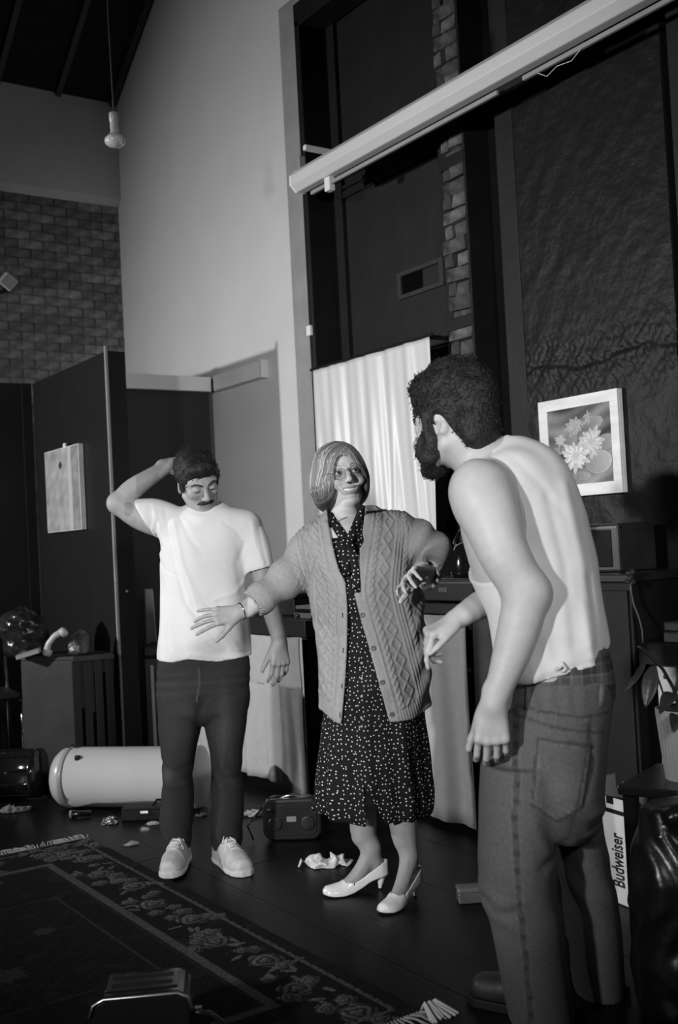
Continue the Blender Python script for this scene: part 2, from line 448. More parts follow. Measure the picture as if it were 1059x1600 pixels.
class Person:
    """an upright frame at the feet whose x axis runs to the right of the picture and y away from the lens"""
    def __init__(s, name, label, px, py, depth):
        s.t = depth; O = at(px, py, depth); O[2] = 0; s.O = O
        s.ex, s.ey = _r, np.array([math.sin(YAW), math.cos(YAW), 0.0])
        s.root = thing(name, label, 'person', O, -YAW)
    def P(s, px, py, dy=0.0):
        q = at(px, py, s.t+dy) - s.O
        return np.array([q@s.ex, q@s.ey, q[2]])
    def S(s, rows):
        """silhouette rows (y, left, right, half depth, depth centre) -> loft stations"""
        z=[];cx=[];a=[];cy=[];b=[]
        for r in rows:
            l = s.P(r[1], r[0], r[4]); q = s.P(r[2], r[0], r[4])
            z.append((l[2]+q[2])/2); cx.append((l[0]+q[0])/2); a.append((q[0]-l[0])/2); cy.append((l[1]+q[1])/2); b.append(r[3])
        return np.array(z), np.array(cx), np.array(a), np.array(cy), np.array(b)
    def ray(s, px, py):
        c = CAM - s.O; d = CR*(px-529.5)/FPX - CU*(py-800)/FPX + CF
        f = lambda q: np.array([q@s.ex, q@s.ey, q[2]])
        return f(c), nz(f(d))
def bvh(V, F): return BVHTree.FromPolygons(V.tolist(), F.tolist())
def hit(person, tree, px, py):
    o, d = person.ray(px, py)
    p, n, i, t = tree.ray_cast(Vector(o), Vector(d))
    return (None, None) if p is None else (np.array(p), np.array(n))
# ------------------------------------------------------------------ materials of the room
m_white_wall = mat('white_paint', 0.62, 0.85, 0.03, 3, 0.05, 40)
m_grey_trim = mat('grey_paint', 0.30, 0.6, 0.1, 6)
m_black = mat('black_paint', 0.007, 0.6, 0.3, 5, spec=0.3)
m_panel = mat('dark_panel_paint', 0.012, 0.55, 0.2, 4, 0.25, 14, spec=0.3)
m_stucco = mat('dark_stucco_paint', 0.009, 0.45, 0.15, 5, 0.5, 22, spec=0.2, detail=6)
m_flat2 = mat('grey_flat_paint', 0.024, 0.6, 0.1, 3)
m_flat = mat('dark_flat_paint', 0.009, 0.5, 0.12, 5, 0.05, 60, spec=0.4)
m_brick = mat('brick_grey', 0.185, 0.9, 0.5, 14, 0.6, 40)
m_brick_b = mat('brick_dark', 0.135, 0.9, 0.5, 14, 0.6, 40)
m_brick_c = mat('brick_pale', 0.24, 0.9, 0.5, 14, 0.6, 40)
m_mortar = mat('mortar', 0.14, 0.95, 0.4, 12, 0.6, 50)
m_ceiling = mat('dark_ceiling', 0.012, 0.95, 0.6, 30, 1.0, 45)
m_band = mat('plaster_band', 0.60, 0.85, 0.06, 2)
m_wood_floor = mat('dark_floor', 0.0055, 0.40, 0.4, 3, 0.10, 12, spec=0.15, stretch=(6,1,1))
m_screen = mat('white_enamel', 0.66, 0.4, 0.03, 3)
m_board = mat('white_board', 0.80, 0.7, 0.05, 6)

# ------------------------------------------------------------------ floor of dark boards
fl = structure(MB().box((-3,-1.5,-0.2),(4.2,8.4,-0.004)).build('floor', m_black))
plank_meshes = []
for L in (1.2, 1.6, 0.8):
    b = MB().box((0,0,-0.012),(0.1785,L-.0015,0.0)); me = b.mesh('plank'); me.materials.append(m_wood_floor); plank_meshes.append((L, me))
x = -0.6; k = 0
while x < 3.55:
    y = 1.2 - rnd.random()*1.1
    while y < 8.1:
        L, me = plank_meshes[k % 3]; k += 1 + (rnd.random() < .4)
        if y+L > 0.9:
            o = bpy.data.objects.new('plank', me); C.objects.link(o); o.parent = fl; o.location = (x, y, -rnd.random()*.0012)
            o['kind'] = 'structure'
        y += L
    x += 0.18

# ------------------------------------------------------------------ right wall: white gable half, recessed dark bay, stucco half
wr = structure(MB().prism([(5.42,0),(8.25,0),(8.25,5.0),(5.42,7.0)], 0, 3.6, 3.75).build('wall_right', m_white_wall))
structure(MB().box((3.6,1.5,4.62),(3.76,5.42,7.2)).build('wall_right_above_bay', m_white_wall, wr))
structure(MB().box((3.76,4.0,0),(3.9,5.5,4.7)).build('recess_panel', m_panel, wr))
structure(MB().box((3.742,4.24,3.30),(3.76,5.30,3.34)).build('panel_rail', m_panel, wr))
structure(MB().box((3.742,4.24,3.355),(3.76,5.30,3.375)).build('panel_rail', m_panel, wr))
structure(MB().box((3.735,5.25,0),(3.76,5.42,4.5)).build('panel_stile', m_black, wr))
structure(MB().box((3.64,4.175,0.0),(3.76,4.245,4.62)).build('panel_stile', m_black, wr, bevel=.004))
structure(MB().box((3.752,3.70,0),(3.9,4.0,4.7)).build('recess_panel', m_black, wr))
structure(MB().box((3.6,3.655,0),(3.76,3.775,4.62)).build('post', m_panel, wr, bevel=.006))
# stucco field with trowelled relief, real geometry
def wavy(y, z):
    return (0.004*math.sin(9*y+3*math.sin(4*z))*math.sin(7*z+2*math.sin(5*y)) + 0.003*math.sin(23*z+5*math.sin(9*y)) + .002*math.sin(41*y+4*math.sin(13*z)))
def stucco(u, v):
    y = 2.80 + u*.86; z = v*4.62
    d = .28*wavy(y, z)
    ridge = 1.99 + .02*math.sin(11*y)-.004*math.sin(40*y)
    q = (z-ridge)/.018
    band = math.exp(-((z-ridge)/.14)**2)
    d += -.007*math.exp(-(q*2.2)**2)*(.7+.3*math.sin(23*y)) + band*(.0030*math.sin(90*y+6*math.sin(31*z))*math.sin(70*z+5*math.sin(27*y))+.002*math.sin(140*y+9*z)*math.sin(120*z))
    if z < ridge: d += .004
    return (3.606-d, y, z)
st = structure(MB().grid(stucco, 110, 460).build('stucco_field', m_stucco, wr, smooth=True))
structure(MB().box((3.615,2.80,0),(3.76,3.66,4.62)).build('stucco_backing', m_panel, wr))
structure(MB().box((3.74,1.4,0),(3.9,2.82,4.7)).build('recess_panel', m_black, wr))
structure(MB().box((3.55,2.6,0),(3.60,2.72,4.7)).build('post', m_panel, wr))
trim = structure(MB().box((3.575,5.415,0),(3.625,5.60,4.50)).build('trim_1', m_grey_trim, bevel=.004))
structure(MB().box((3.575,2.0,4.50),(3.64,5.60,4.56)).build('trim_2', m_grey_trim, bevel=.004))
structure(MB().box((3.56,2.0,4.36),(3.74,5.41,4.50)).build('trim_3', m_black, bevel=.004))
structure(MB().box((3.56,5.36,0.0),(3.74,5.413,4.40)).build('trim_4', m_black, bevel=.01))
# brick pier between the panels: every brick a piece
def brick_mesh(L, D, H, m, seed, rough=1.0):
    r = random.Random(seed); b = MB(); j = lambda s: (r.random()-.5)*s*rough
    nx, vs, fs = 3, [], []
    b.box((0,0,0),(L,D,H)); b.v = [(x+j(.016), y+j(.012), z+j(.011)) for x,y,z in b.v]
    me = b.mesh('brick'); me.materials.append(m); return me
m_pb = [mat('pier_brick', a, .9, .8, 16, .6, 40) for a in (.05,.085,.035)]
pier = structure(MB().box((3.63,4.0,0),(3.76,4.17,4.62)).build('brick_pier', m_pb[0], wr))
bm_p = [brick_mesh(.05, .165, .064, q, i) for i, q in enumerate((m_pb[0], m_pb[1], m_pb[2], m_pb[0]))]
bm_h = [brick_mesh(.05, .10, .064, q, i+9) for i, q in enumerate((m_pb[0], m_pb[1]))]
bm_q = [brick_mesh(.05, .055, .064, q, i+19) for i, q in enumerate((m_pb[1], m_pb[2]))]
z = 0.9; r = 0
while z < 4.55:
    if abs(z-2.31) > .05 and abs(z-3.12) > .05:
        if r % 2 == 0:
            L = [(bm_p[r//2 % 4], 4.004)]
        else:
            L = [(bm_h[r//2 % 2], 4.004), (bm_q[r//3 % 2], 4.115)]
        for me, y in L:
            o = bpy.data.objects.new('brick', me); C.objects.link(o); o.parent = pier
            o.location = (3.588+rnd.random()*.018, y+(rnd.random()-.5)*.022, z+(rnd.random()-.5)*.008); o.rotation_euler = ((rnd.random()-.5)*.12,(rnd.random()-.5)*.1,0); o['kind'] = 'structure'
    z += .074; r += 1
structure(MB().box((3.59,3.982,0),(3.76,3.998,4.62)).build('side_board', m_black, pier))
for zz in (2.285, 3.10):
    structure(MB().box((3.585,3.99,zz),(3.64,4.18,zz+.06)).build('iron_strap', m_black, pier, bevel=.004))

# ------------------------------------------------------------------ back wall of brick under a plaster band
wb = structure(MB().box((0.4,8.214,0),(3.62,8.4,5.2)).build('wall_back', m_mortar))
bk = [brick_mesh(.192, .04, .065, q, 40+i, .4) for i, q in enumerate((m_brick, m_brick_b, m_brick_c, m_brick, m_brick_b))]
z = 2.28; r = 0
while z < 4.06:
    x = 2.06 + (.1 if r % 2 else 0)
    while x < 3.57:
        o = bpy.data.objects.new('brick', bk[rnd.randrange(5)]); C.objects.link(o); o.parent = wb; o['kind'] = 'structure'
        o.location = (x, 8.203+rnd.random()*.006, z)
        if x+.19 > 3.6: o.scale = ((3.6-x)/.19, 1, 1)
        x += .2
    z += .072; r += 1
structure(MB().prism([(8.15,4.12),(8.21,4.07),(8.35,4.07),(8.35,5.6),(8.15,5.6)], 0, 0.4, 3.6).build('plaster_band', m_band, wb, bevel=.006))

# ------------------------------------------------------------------ sloping ceiling with battens
zc = lambda y: 4.87 + .67*(8.2-y)
ce = structure(MB().prism([(8.4,zc(8.4)),(3.0,zc(3.0)),(3.0,zc(3.0)+.15),(8.4,zc(8.4)+.15)], 0, -1.5, 3.62).build('ceiling', m_ceiling))
m_batten = mat('batten_paint', .05, .6, .2, 6)
for xb in (1.67, 2.15, 2.63, 3.11, 3.56):
    structure(MB().prism([(8.2,zc(8.2)-.03),(3.2,zc(3.2)-.03),(3.2,zc(3.2)),(8.2,zc(8.2))], 0, xb-.022, xb+.022).build('batten', m_batten, ce))

# ------------------------------------------------------------------ scenery flats
def rivets(t, pts, m):
    for p in pts: MB().box((p[0]-.006,p[1]-.006,p[2]-.006),(p[0]+.006,p[1]+.006,p[2]+.006)).build('screw', m, t, bevel=.003)
t = thing('stage_flat', 'tall black flat standing end-on left of the moustached man, with the abstract canvas on it', 'stage flat', (2.5,5.97,0))
MB().box((0,0.012,0),(.115,1.29,2.44)).build('panel', m_flat, t, bevel=.003)
MB().box((-.006,-.004,0),(.008,.016,2.47)).build('edge_strip', m_grey_trim, t)
MB().box((.010,-.006,0),(.117,.014,2.44)).build('end_board', m_black, t, bevel=.003)
rivets(t, [(0.0,-.006,1.10),(0.06,-.008,1.03),(0.0,-.006,.56)], m_grey_trim)
t = thing('stage_flat', 'black flat across the back at the left edge, behind the slatted crate', 'stage flat', (1.2,7.27,0))
MB().box((0,0,0),(1.29,.05,2.44)).build('panel', m_black, t, bevel=.003)
MB().box((1.22,-.02,0),(1.285,0,2.44)).build('batten', m_black, t)
t = thing('stage_flat', 'dark grey flat with a white top rail behind the moustached man', 'stage flat', (2.64,6.64,0))
MB().box((0,.04,0),(.90,.09,2.35)).build('panel', m_flat2, t, bevel=.003)
MB().box((0.035,0.0,2.335),(.90,.04,2.435)).build('top_rail', m_board, t, bevel=.004)
MB().box((0.005,-.012,2.33),(.045,.045,2.455)).build('end_block', m_screen, t, bevel=.004)
o = structure(MB().box((3.545,5.97,2.335),(3.598,6.62,2.44)).build('trim_5', m_board, bevel=.004))
structure(MB().box((3.543,5.965,2.33),(3.598,5.985,2.445)).build('board_end', m_screen, o))

# ------------------------------------------------------------------ long white screen housing hung off the wall
t = thing('screen_housing', 'long white octagonal projector screen housing hung across the top right of the dark wall', 'screen', (3.35,5.10,3.30))
ns = 8; prof = [(.068*math.cos(math.pi/8+math.pi*2*i/ns), .068*math.sin(math.pi/8+math.pi*2*i/ns)) for i in range(ns)]
MB().prism([(a, b) for a, b in prof], 1, -3.6, 0.0).build('housing', m_screen, t, bevel=.004)
MB().prism([(a*1.04, b*1.04) for a, b in prof], 1, 0.0, 0.02).build('end_cap', m_board, t, bevel=.004)
MB().box((.03,-2.1,-.088),(.055,-.06,-.060)).build('screen_slot', m_black, t)
MB().box((-.005,-1.62,-.105),(.012,-.10,-.085)).build('pull_bar', m_grey_trim, t, bevel=.003)
MB().box((-.005,-2.6,-.105),(.012,-1.78,-.085)).build('pull_bar', m_grey_trim, t, bevel=.003)
MB().tube([(0,-1.86,-.10),(0,-1.92,-.14),(0,-1.98,-.12),(0,-2.06,-.13),(0,-2.12,-.10)], .0014, 6).build('pull_cord', m_board, t)
MB().box((-.02,-.10,.150),(.26,-.07,.178)).build('bracket', m_board, t, bevel=.003)
MB().box((.215,.03,.10),(.262,.08,.19)).build('wall_plate', m_board, t, bevel=.003)
MB().box((-.01,-.014,.05),(.03,.01,.145)).build('hanger', m_grey_trim, t, bevel=.003)
MB().box((-.012,-.30,-.135),(.026,-.25,-.06)).build('catch', m_board, t, bevel=.004)

m_vent = mat('vent_paint', .022, .5, .1, 8)
t = thing('wall_vent', 'small dark rectangular wall vent set in the panel above the white curtain', 'vent', (3.76,4.57,2.66))
MB().box((-.018,-.20,-.075),(0,.20,-.052)).box((-.018,-.20,.052),(0,.20,.075)).box((-.018,-.20,-.052),(0,-.165,.052)).box((-.018,.165,-.052),(0,.20,.052)).build('frame', m_vent, t)
MB().box((-.004,-.165,-.052),(.001,.165,.052)).build('opening', mat('vent_dark', .002, .9, spec=.05), t)
MB().box((-.012,-.16,-.05),(-.004,-.02,.05)).build('damper', m_panel, t, bevel=.003)
o = MB().box((-.012,-.022,-.03),(.008,.022,.03)).build('wall_switch', m_board, bevel=.003)
o.location = (3.552,5.39,2.52); tag(o, 'tiny pale switch plate on the black post beside the white wall', 'switch')
o = thing('wall_light', 'small white square wall light on the brick at the left edge', 'light', at(12,440,8.22))
c = Matrix.Rotation(math.radians(38),4,'Y') @ Matrix.Rotation(math.radians(20),4,'X')
MB().box((-.055,-.05,-.05),(.055,.07,.05), c).build('casing', m_board, o, bevel=.01)
MB().box((-.045,-.056,-.04),(.045,-.05,.04), c).build('lens', m_grey_trim, o, bevel=.004)
MB().tube([(0,0.02,-.03),(-.02,.07,-.06),(-.02,.12,-.06)], .012).build('bracket', m_black, o)

# hanging reflector bulb
t = thing('hanging_bulb', 'bare white reflector bulb hanging on a cord before the brick and plaster wall', 'lamp', at(180,230,4.9))
m_bulb = mat('bulb_glass', .55, .15, .02, 5, coat=.5); m_sock = mat('bulb_socket', .38, .4)
MB().lathe([(.001,0),(.028,.004),(.043,.015),(.0475,.027),(.046,.037),(.036,.049),(.025,.058),(.0195,.068),(.0185,.088)], 28).build('bulb', m_bulb, t, True)
MB().lathe([(.0195,.084),(.0195,.118),(.022,.120),(.0225,.150),(.020,.156),(.010,.162),(.001,.163)], 24).build('socket', m_sock, t, True)
MB().tube([(0,0,.16),(-.004,.002,.6),(-.002,0,1.4),(0,0,zc(4.5)-3.11)], .0035, 6).build('cord', m_batten, t)

# ------------------------------------------------------------------ white satin curtain
m_cur = mat('white_satin', 0.66, 0.36, 0.04, 6, spec=0.5, stretch=(1,1,.15))
def curt(u, v):
    y = 5.30 - u*1.08; z = 2.262 - v*1.27
    a = .22+.50*v
    d = a*(.020*math.sin(38*y+1.5*math.sin(3*y+v)) + .016*math.sin(17*y+2*math.sin(2.2*z)+.8) + .010*math.sin(71*y+3*v))
    return (3.50 + d, y + .02*math.sin(17*y)*v, z)
o = MB().grid(curt, 170, 50).build('curtain', m_cur, smooth=True, solid=.003)
tag(o, 'white satin curtain hanging on the dark panel behind the woman', 'curtain')
o2 = MB().tube([(3.505,5.33,2.272),(3.505,4.20,2.272)], .008).build('rod', m_black, o)
for yy in (5.28, 4.26):
    MB().box((3.50,yy-.01,2.262),(3.77,yy+.01,2.282)).build('rod_bracket', m_black, o)
# ------------------------------------------------------------------ painted flat print: tone fields on real surfaces
def flower(T, U, V, c, r, n, seed, tone=.75, core=.5, flat=.8, wid=.16):
    rs = np.random.RandomState(seed)
    for ring, (rr, off, sh) in enumerate(((1.0,0,.72),(.78,.5,.88),(.52,.2,1.0))):
        for i in range(n):
            a = 2*math.pi*(i+off)/n + rs.normal()*.08; L = r*rr*(1+.1*rs.normal())
            dx, dy = math.cos(a), math.sin(a)*flat
            px, py = U-c[0], V-c[1]; l = math.hypot(dx,dy); s = (px*dx+py*dy)/l/(L*l); q = (-px*dy+py*dx)/l/(L*wid*2)
            ins = (s > .12) & (s < 1) & (np.abs(q) < .62*np.sqrt(np.clip(s*(1-s)*4,0,1))*(1.1-.4*s))
            edge = np.abs(q) > .40*np.sqrt(np.clip(s*(1-s)*4,0,1))
            T[ins] = (tone*sh*(.62+.45*s))[ins] if hasattr(s,'shape') else tone
            T[ins & edge] *= .72
    T[(U-c[0])**2+((V-c[1])/flat)**2 < (r*.13)**2] = core
def tone_grid(name, O, A, B, nu, nv, fn, m, parent=None):
    u = np.linspace(0,1,nu+1); v = np.linspace(0,1,nv+1); U, V = np.meshgrid(u, v, indexing='ij')
    P = np.asarray(O)[None,None]+U[...,None]*np.asarray(A)+V[...,None]*np.asarray(B)
    i = np.arange((nu+1)*(nv+1)).reshape(nu+1,nv+1)
    F = np.stack([i[:-1,:-1],i[1:,:-1],i[1:,1:],i[:-1,1:]],-1).reshape(-1,4)
    T = fn(U, V).ravel()
    return quads(name, P.reshape(-1,3), F, m, parent, {'tone': T})

# ------------------------------------------------------------------ water lily picture on the stucco
m_canvas = attr_mat('painted_canvas', .6, .12, 300, var=.08, vscale=60)
m_fr = mat('white_washed_frame', .78, .6, .14, 18, .15, 40, stretch=(1,.3,1))
t = thing('lily_picture', 'white bordered picture of water lilies and round lily pads on the dark wall', 'picture', (3.575,3.09,1.40))
W_, H_ = .465, .44; bw = .052
MB().box((0.0,0,0),(.024,W_,H_)).build('canvas', m_fr, t, bevel=.002)
f = MB()
f.box((-.010,0,0),(.0,W_,bw)).box((-.010,0,H_-bw*.95),(0,W_,H_)).box((-.010,0,bw),(0,bw*.85,H_-bw*.95)).box((-.010,W_-bw,bw),(0,W_,H_-bw*.95))
f.build('border', m_fr, t, bevel=.0015)
def lily(U, V):
    T = .20 + .07*np.sin(9*V+2*np.sin(4*U)) + .05*np.sin(31*V+5*np.sin(3*U+1)) - .07*V + .12*np.clip(.25-V,0,1)
    def pad(c, rx, ry, tone, a=0):
        x = U-c[0]; y = V-c[1]; x, y = x*math.cos(a)+y*math.sin(a), -x*math.sin(a)+y*math.cos(a)
        q = (x/rx)**2+(y/ry)**2; T[q < 1] = (tone*(.9+.25*x/rx))[q < 1]; T[(q > .86) & (q < 1)] *= 1.25
    pad((.74,.77),.13,.075,.30,.2); pad((.88,.50),.16,.10,.30,.2); pad((.52,.10),.12,.05,.32); pad((.12,.46),.12,.05,.28); pad((.34,.60),.14,.05,.26)
    pad((.77,.265),.20,.145,.40,.1)
    for x0,y0,x1,y1 in ((.46,.72,.47,.55),(.67,.45,.66,.32),(.18,.55,.19,.46)):
        s = np.clip(((U-x0)*(x1-x0)+(V-y0)*(y1-y0))/((x1-x0)**2+(y1-y0)**2),0,1); d = np.hypot(U-x0-s*(x1-x0), V-y0-s*(y1-y0)); T[d < .011] = .16
    flower(T,U,V,(.43,.76),.17,9,3,.50,.38,.75); flower(T,U,V,(.18,.60),.10,7,4,.62,.42,.9)
    flower(T,U,V,(.64,.84),.07,4,6,.50,.4,1.6,.22)
    flower(T,U,V,(.68,.53),.21,11,5,.72,.5,.9); flower(T,U,V,(.42,.37),.24,11,7,.80,.55,.95)
    return np.clip(T,.03,.85)
tone_grid('painting', (-.002,W_-bw,bw), (0,-(W_-bw*1.85),0), (0,0,H_-bw*1.95), 150, 130, lily, m_canvas, t)

# abstract canvas on the black flat
t = thing('abstract_canvas', 'pale mottled abstract canvas with a dark spot on the black flat', 'picture', (2.462,6.38,1.41))
MB().box((0,0,0),(.034,.60,.53)).build('stretcher', m_fr, t, bevel=.003)
def abst(U, V):
    n = wave(U*1,V*1.3,0*U,22,3,9)+.7*wave(U,V*.6,0*U,60,4,9)
    T = .40+.10*n; T[(U > .70) & (U < .79)] = .55; T[(U > .80)] -= .10
    T[((U-.48)/.05)**2+((V-.80)/.045)**2 < 1] = .05
    return np.clip(T,.04,.7)
tone_grid('painting', (-.002,.595,.005), (0,-.59,0), (0,0,.52), 90, 80, abst, m_canvas, t)
MB().box((.0,.22,.528),(.012,.26,.555)).build('hook', m_board, t, bevel=.003)

# ------------------------------------------------------------------ rug
m_rug = attr_mat('rug_wool', .95, .5, 250, spec=.1, var=.45, vscale=90)
RX0, RX1, RY0, RY1 = .18, 1.765, 2.31, 4.65
t = thing('rug', 'dark floral rug with a pale line border and fringed ends on the floor', 'rug', (RX0,RY0,0))
def rugtone(U, V):
    x = U*(RX1-RX0); y = V*(RY1-RY0); w, l = RX1-RX0, RY1-RY0
    ex = np.minimum(x, w-x); ey = np.minimum(y, l-y)
    T = np.full(U.shape, .010)
    T += .006*(wave(x,y,0*x,60,8,8) > .55)
    zz = .008*np.sin(x*60+y*60)
    band = (np.minimum(ex, ey) < .27)
    fx, fy = x, y
    rs = np.random.RandomState(2)
    F = np.zeros_like(T)
    def ros(cx, cy, r, s):
        q = np.random.RandomState(s); ph = q.rand()*6.28
        px_, py_ = x-cx, y-cy; d = np.hypot(px_, py_)/r; a = np.arctan2(py_, px_)
        lobe = .80+.18*np.abs(np.cos(2.5*a+ph)); ins = d < lobe
        v = .15*(.55+.45*np.sin(d*15-1+1.2*np.sin(3*a+ph))) * (.8+.3*np.cos(a-2))
        F[ins] = v[ins]
    def sprig(cx, cy, s):
        ros(cx,cy,.058,s); r = np.random.RandomState(s)
        for i in range(9):
            a = r.rand()*6.28; d = .06+.05*r.rand(); q = (cx+d*math.cos(a)*.8, cy+d*math.sin(a)*1.25)
            if i < 4: ros(q[0], q[1], .027+.012*r.rand(), s+i)
            else:
                b = a+r.normal()*.6; u_ = (x-q[0])*math.cos(b)+(y-q[1])*math.sin(b); v_ = -(x-q[0])*math.sin(b)+(y-q[1])*math.cos(b)
                F[(u_/.024)**2+(v_/.008)**2 < 1] = .11
    for i in range(10): 
        yy = .10+i*.24; sprig(w-.155+.02*(-1)**i, yy, 20+i); 
    for i in range(7): sprig(.13+i*.24, l-.14, 50+i)
    for i in range(10): sprig(.155+.02*(-1)**i, .10+i*.24, 80+i)
    T = np.maximum(T, F*(wave(x,y,0*x,130,5,7) > -1.1))
    # field: lattice and medallion flowers
    inn = (ex > .41) & (ey > .72)
    lat = np.abs(((x*9+y*9) % 1)-.5) < .05; lat |= np.abs(((x*9-y*9) % 1)-.5) < .05
    T[inn & lat] = .016
    G = np.zeros_like(T)
    for cx, cy, r, s in ((.82,1.40,.09,1),(.74,1.62,.07,2),(.62,1.22,.06,3),(.52,1.55,.06,5),(1.05,1.95,.05,6),(.8,1.0,.07,7),(.66,1.9,.05,8),(1.02,1.3,.04,9),(.9,2.12,.05,10)):
        flower(G,x,y,(cx,cy),r,8,s+100,.06,.03,1.0,.2)
    T = np.maximum(T, G*.8)
    # lines
    e = np.minimum(ex, ey); zg = .010*np.abs(((x+y)*22 % 1)-.5)
    T[(e > .044+zg) & (e < .058+zg)] = .075
    T[(e > .268) & (e < .300)] = .075
    T[(e > .304+zg*.4) & (e < .314+zg*.4)] = .02
    ln = ((np.abs(ex-.41) < .0035) & (ey > .71)) | ((np.abs(ey-.72) < .0035) & (ex > .405)); T[ln] = .035
    return T
g = tone_grid('pile', (0,0,.009), (RX1-RX0,0,0), (0,RY1-RY0,0), 300, 430, rugtone, m_rug, t)
MB().box((0,0,0),(RX1-RX0,RY1-RY0,.0085)).build('backing', m_black, t)
m_fringe = mat('fringe_yarn', .30, .9, .3, 40)
for end in (0, 1):
    b = MB(); n = 150
    for i in range(n):
        x0 = (i+.5)/n*(RX1-RX0); y0 = (RY1-RY0) if end else 0; s = 1 if end else -1
        L = .07+.03*rnd.random(); dx = .03*math.sin(i*.35)+rnd.gauss(0,.012)
        b.tube([(x0,y0,.007),(x0+dx*.4,y0+s*L*.5,.008+.006*rnd.random()),(x0+dx,y0+s*L,.004)], [.0032,.003,.002], 4)
    o = b.build('fringe', m_fringe, t); o['kind'] = 'stuff'
b = MB()
for i in range(14):
    a = rnd.random()*2-1
    b.tube([(1.595,.01,.006),(1.60+a*.02,-.02,.026+.01*rnd.random()),(1.61+a*.045,-.06-.02*rnd.random(),.006)], .004, 5)
b.build('corner_tassel', mat('tassel_yarn', .5, .9), t)

# ------------------------------------------------------------------ tables, skirts and what stands on them
m_dark_wood = mat('dark_table', .022, .35, .3, 5, spec=.5, stretch=(1,.2,1))
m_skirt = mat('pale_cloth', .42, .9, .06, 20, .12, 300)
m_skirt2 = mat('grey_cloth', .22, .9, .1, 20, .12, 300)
def table(label, x0, x1, y0, y1, z, th):
    t = thing('table', label, 'table', (x0,y0,0))
    MB().box((0,0,z-th),(x1-x0,y1-y0,z)).build('tabletop', m_dark_wood, t, bevel=.006)
    for a in (.05, x1-x0-.05):
        for b in (.05, y1-y0-.05): MB().box((a-.025,b-.025,0),(a+.025,b+.025,z-th)).build('leg', m_black, t)
    MB().box((.03,.03,.02),(x1-x0-.03,.06,.07)).build('stretcher', m_black, t)
    return t
table('dark table with a gathered pale skirt between the moustached man and the woman', 2.80, 3.40, 4.42, 5.75, .885, .085)
table('dark counter table with hanging grey cloths behind the tank-top man and the woman', 3.02, 3.54, 3.12, 4.25, .965, .05)
def skirt(x, y0, y1, z0, z1, amp, freq, ph, m, name, parent=None, n=120):
    def f(u, v):
        y = y0+(y1-y0)*u; a = amp*(.35+.65*v)
        return (x - .012 - a*(math.sin(freq*y+ph+.8*math.sin(.37*freq*y)) + .35*math.sin(2.3*freq*y+v)), y + .006*math.sin(5*v+y*9), z1+(z0-z1)*v)
    return MB().grid(f, n, 12).build(name, m, parent, True, solid=.004)
t = thing('table_skirt', 'pale cloth skirt, flat band over gathered folds, round the table beside the woman', 'tablecloth', (2.795,4.45,0))
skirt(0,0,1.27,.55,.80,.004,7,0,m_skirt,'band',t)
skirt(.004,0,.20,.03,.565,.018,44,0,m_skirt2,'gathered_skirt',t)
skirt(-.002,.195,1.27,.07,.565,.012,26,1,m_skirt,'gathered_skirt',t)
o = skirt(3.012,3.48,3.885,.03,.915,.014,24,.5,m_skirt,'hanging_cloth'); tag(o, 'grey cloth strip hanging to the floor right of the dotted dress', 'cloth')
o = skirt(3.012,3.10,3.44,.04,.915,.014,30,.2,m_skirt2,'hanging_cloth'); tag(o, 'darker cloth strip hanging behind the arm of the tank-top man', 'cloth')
t = thing('tape_deck', 'flat black tape deck lying on the counter behind the woman', 'stereo', (3.03,3.42,.966))
MB().box((0,0,.008),(.34,.56,.105)).build('case', m_dark_wood, t, bevel=.005)
MB().box((-.004,.20,.045),(.0,.26,.068)).build('button_plate', mat('plate_grey', .09, .4), t, bevel=.002)
MB().box((-.004,.02,.085),(0,.54,.090)).build('trim_strip', mat('dull_chrome', .25, .3, metal=.8), t)
for q in (.04,.50): MB().box((.03,q,0),(.06,q+.03,.01)).build('foot', m_black, t)
m_gloss = mat('black_gloss', .012, .12, .1, 4, spec=.6); m_chrome = mat('chrome', .6, .12, metal=1.0)
p = at_t = at(694,905,4.72)
t = thing('kettle', 'black kettle with a chrome glint on the tape deck behind the cardigan sleeve', 'kettle', (3.20,3.66,1.072))
MB().lathe([(.085,0),(.088,.02),(.082,.09),(.066,.135),(.03,.158),(.001,.162)], 28).build('body', m_gloss, t, True)
MB().lathe([(.001,.155),(.012,.158),(.014,.172),(.008,.182),(.001,.184)], 16).build('lid_knob', m_gloss, t, True)
MB().tube([(-.03,-.075,.05),(-.04,-.11,.09),(-.045,-.135,.12)], [.018,.013,.010], 10).build('spout', m_chrome, t, True)
MB().tube([(0,.07,.12),(0,.10,.15),(0,.06,.20),(0,-.02,.21),(0,-.06,.17)], .009, 8).build('handle', m_gloss, t, True)
t = thing('cassette_player', 'small chrome edged player on the pale skirted table beside the cardigan', 'stereo', (2.86,4.46,.887))
MB().box((0,0,0),(.14,.15,.028)).box((.005,.005,.045),(.135,.145,.062)).build('case', mat('case_grey',.16,.35), t, bevel=.004)
MB().box((-.003,.01,.028),(.0,.14,.045)).build('slot_panel', m_chrome, t)
MB().lathe([(.010,0),(.010,.012),(.001,.013)], 14, Matrix.Translation((-.002,.11,.014)) @ Matrix.Rotation(math.radians(-90),4,'Y')).build('knob', m_chrome, t, True)
t = thing('storage_box', 'low dark box lying on the pale skirted table behind the moustached man', 'box', (2.95,4.75,.887))
MB().box((0,0,0),(.28,.42,.10)).build('body', m_flat, t, bevel=.006)
MB().box((-.006,-.006,.085),(.286,.426,.115)).build('lid', m_black, t, bevel=.006)

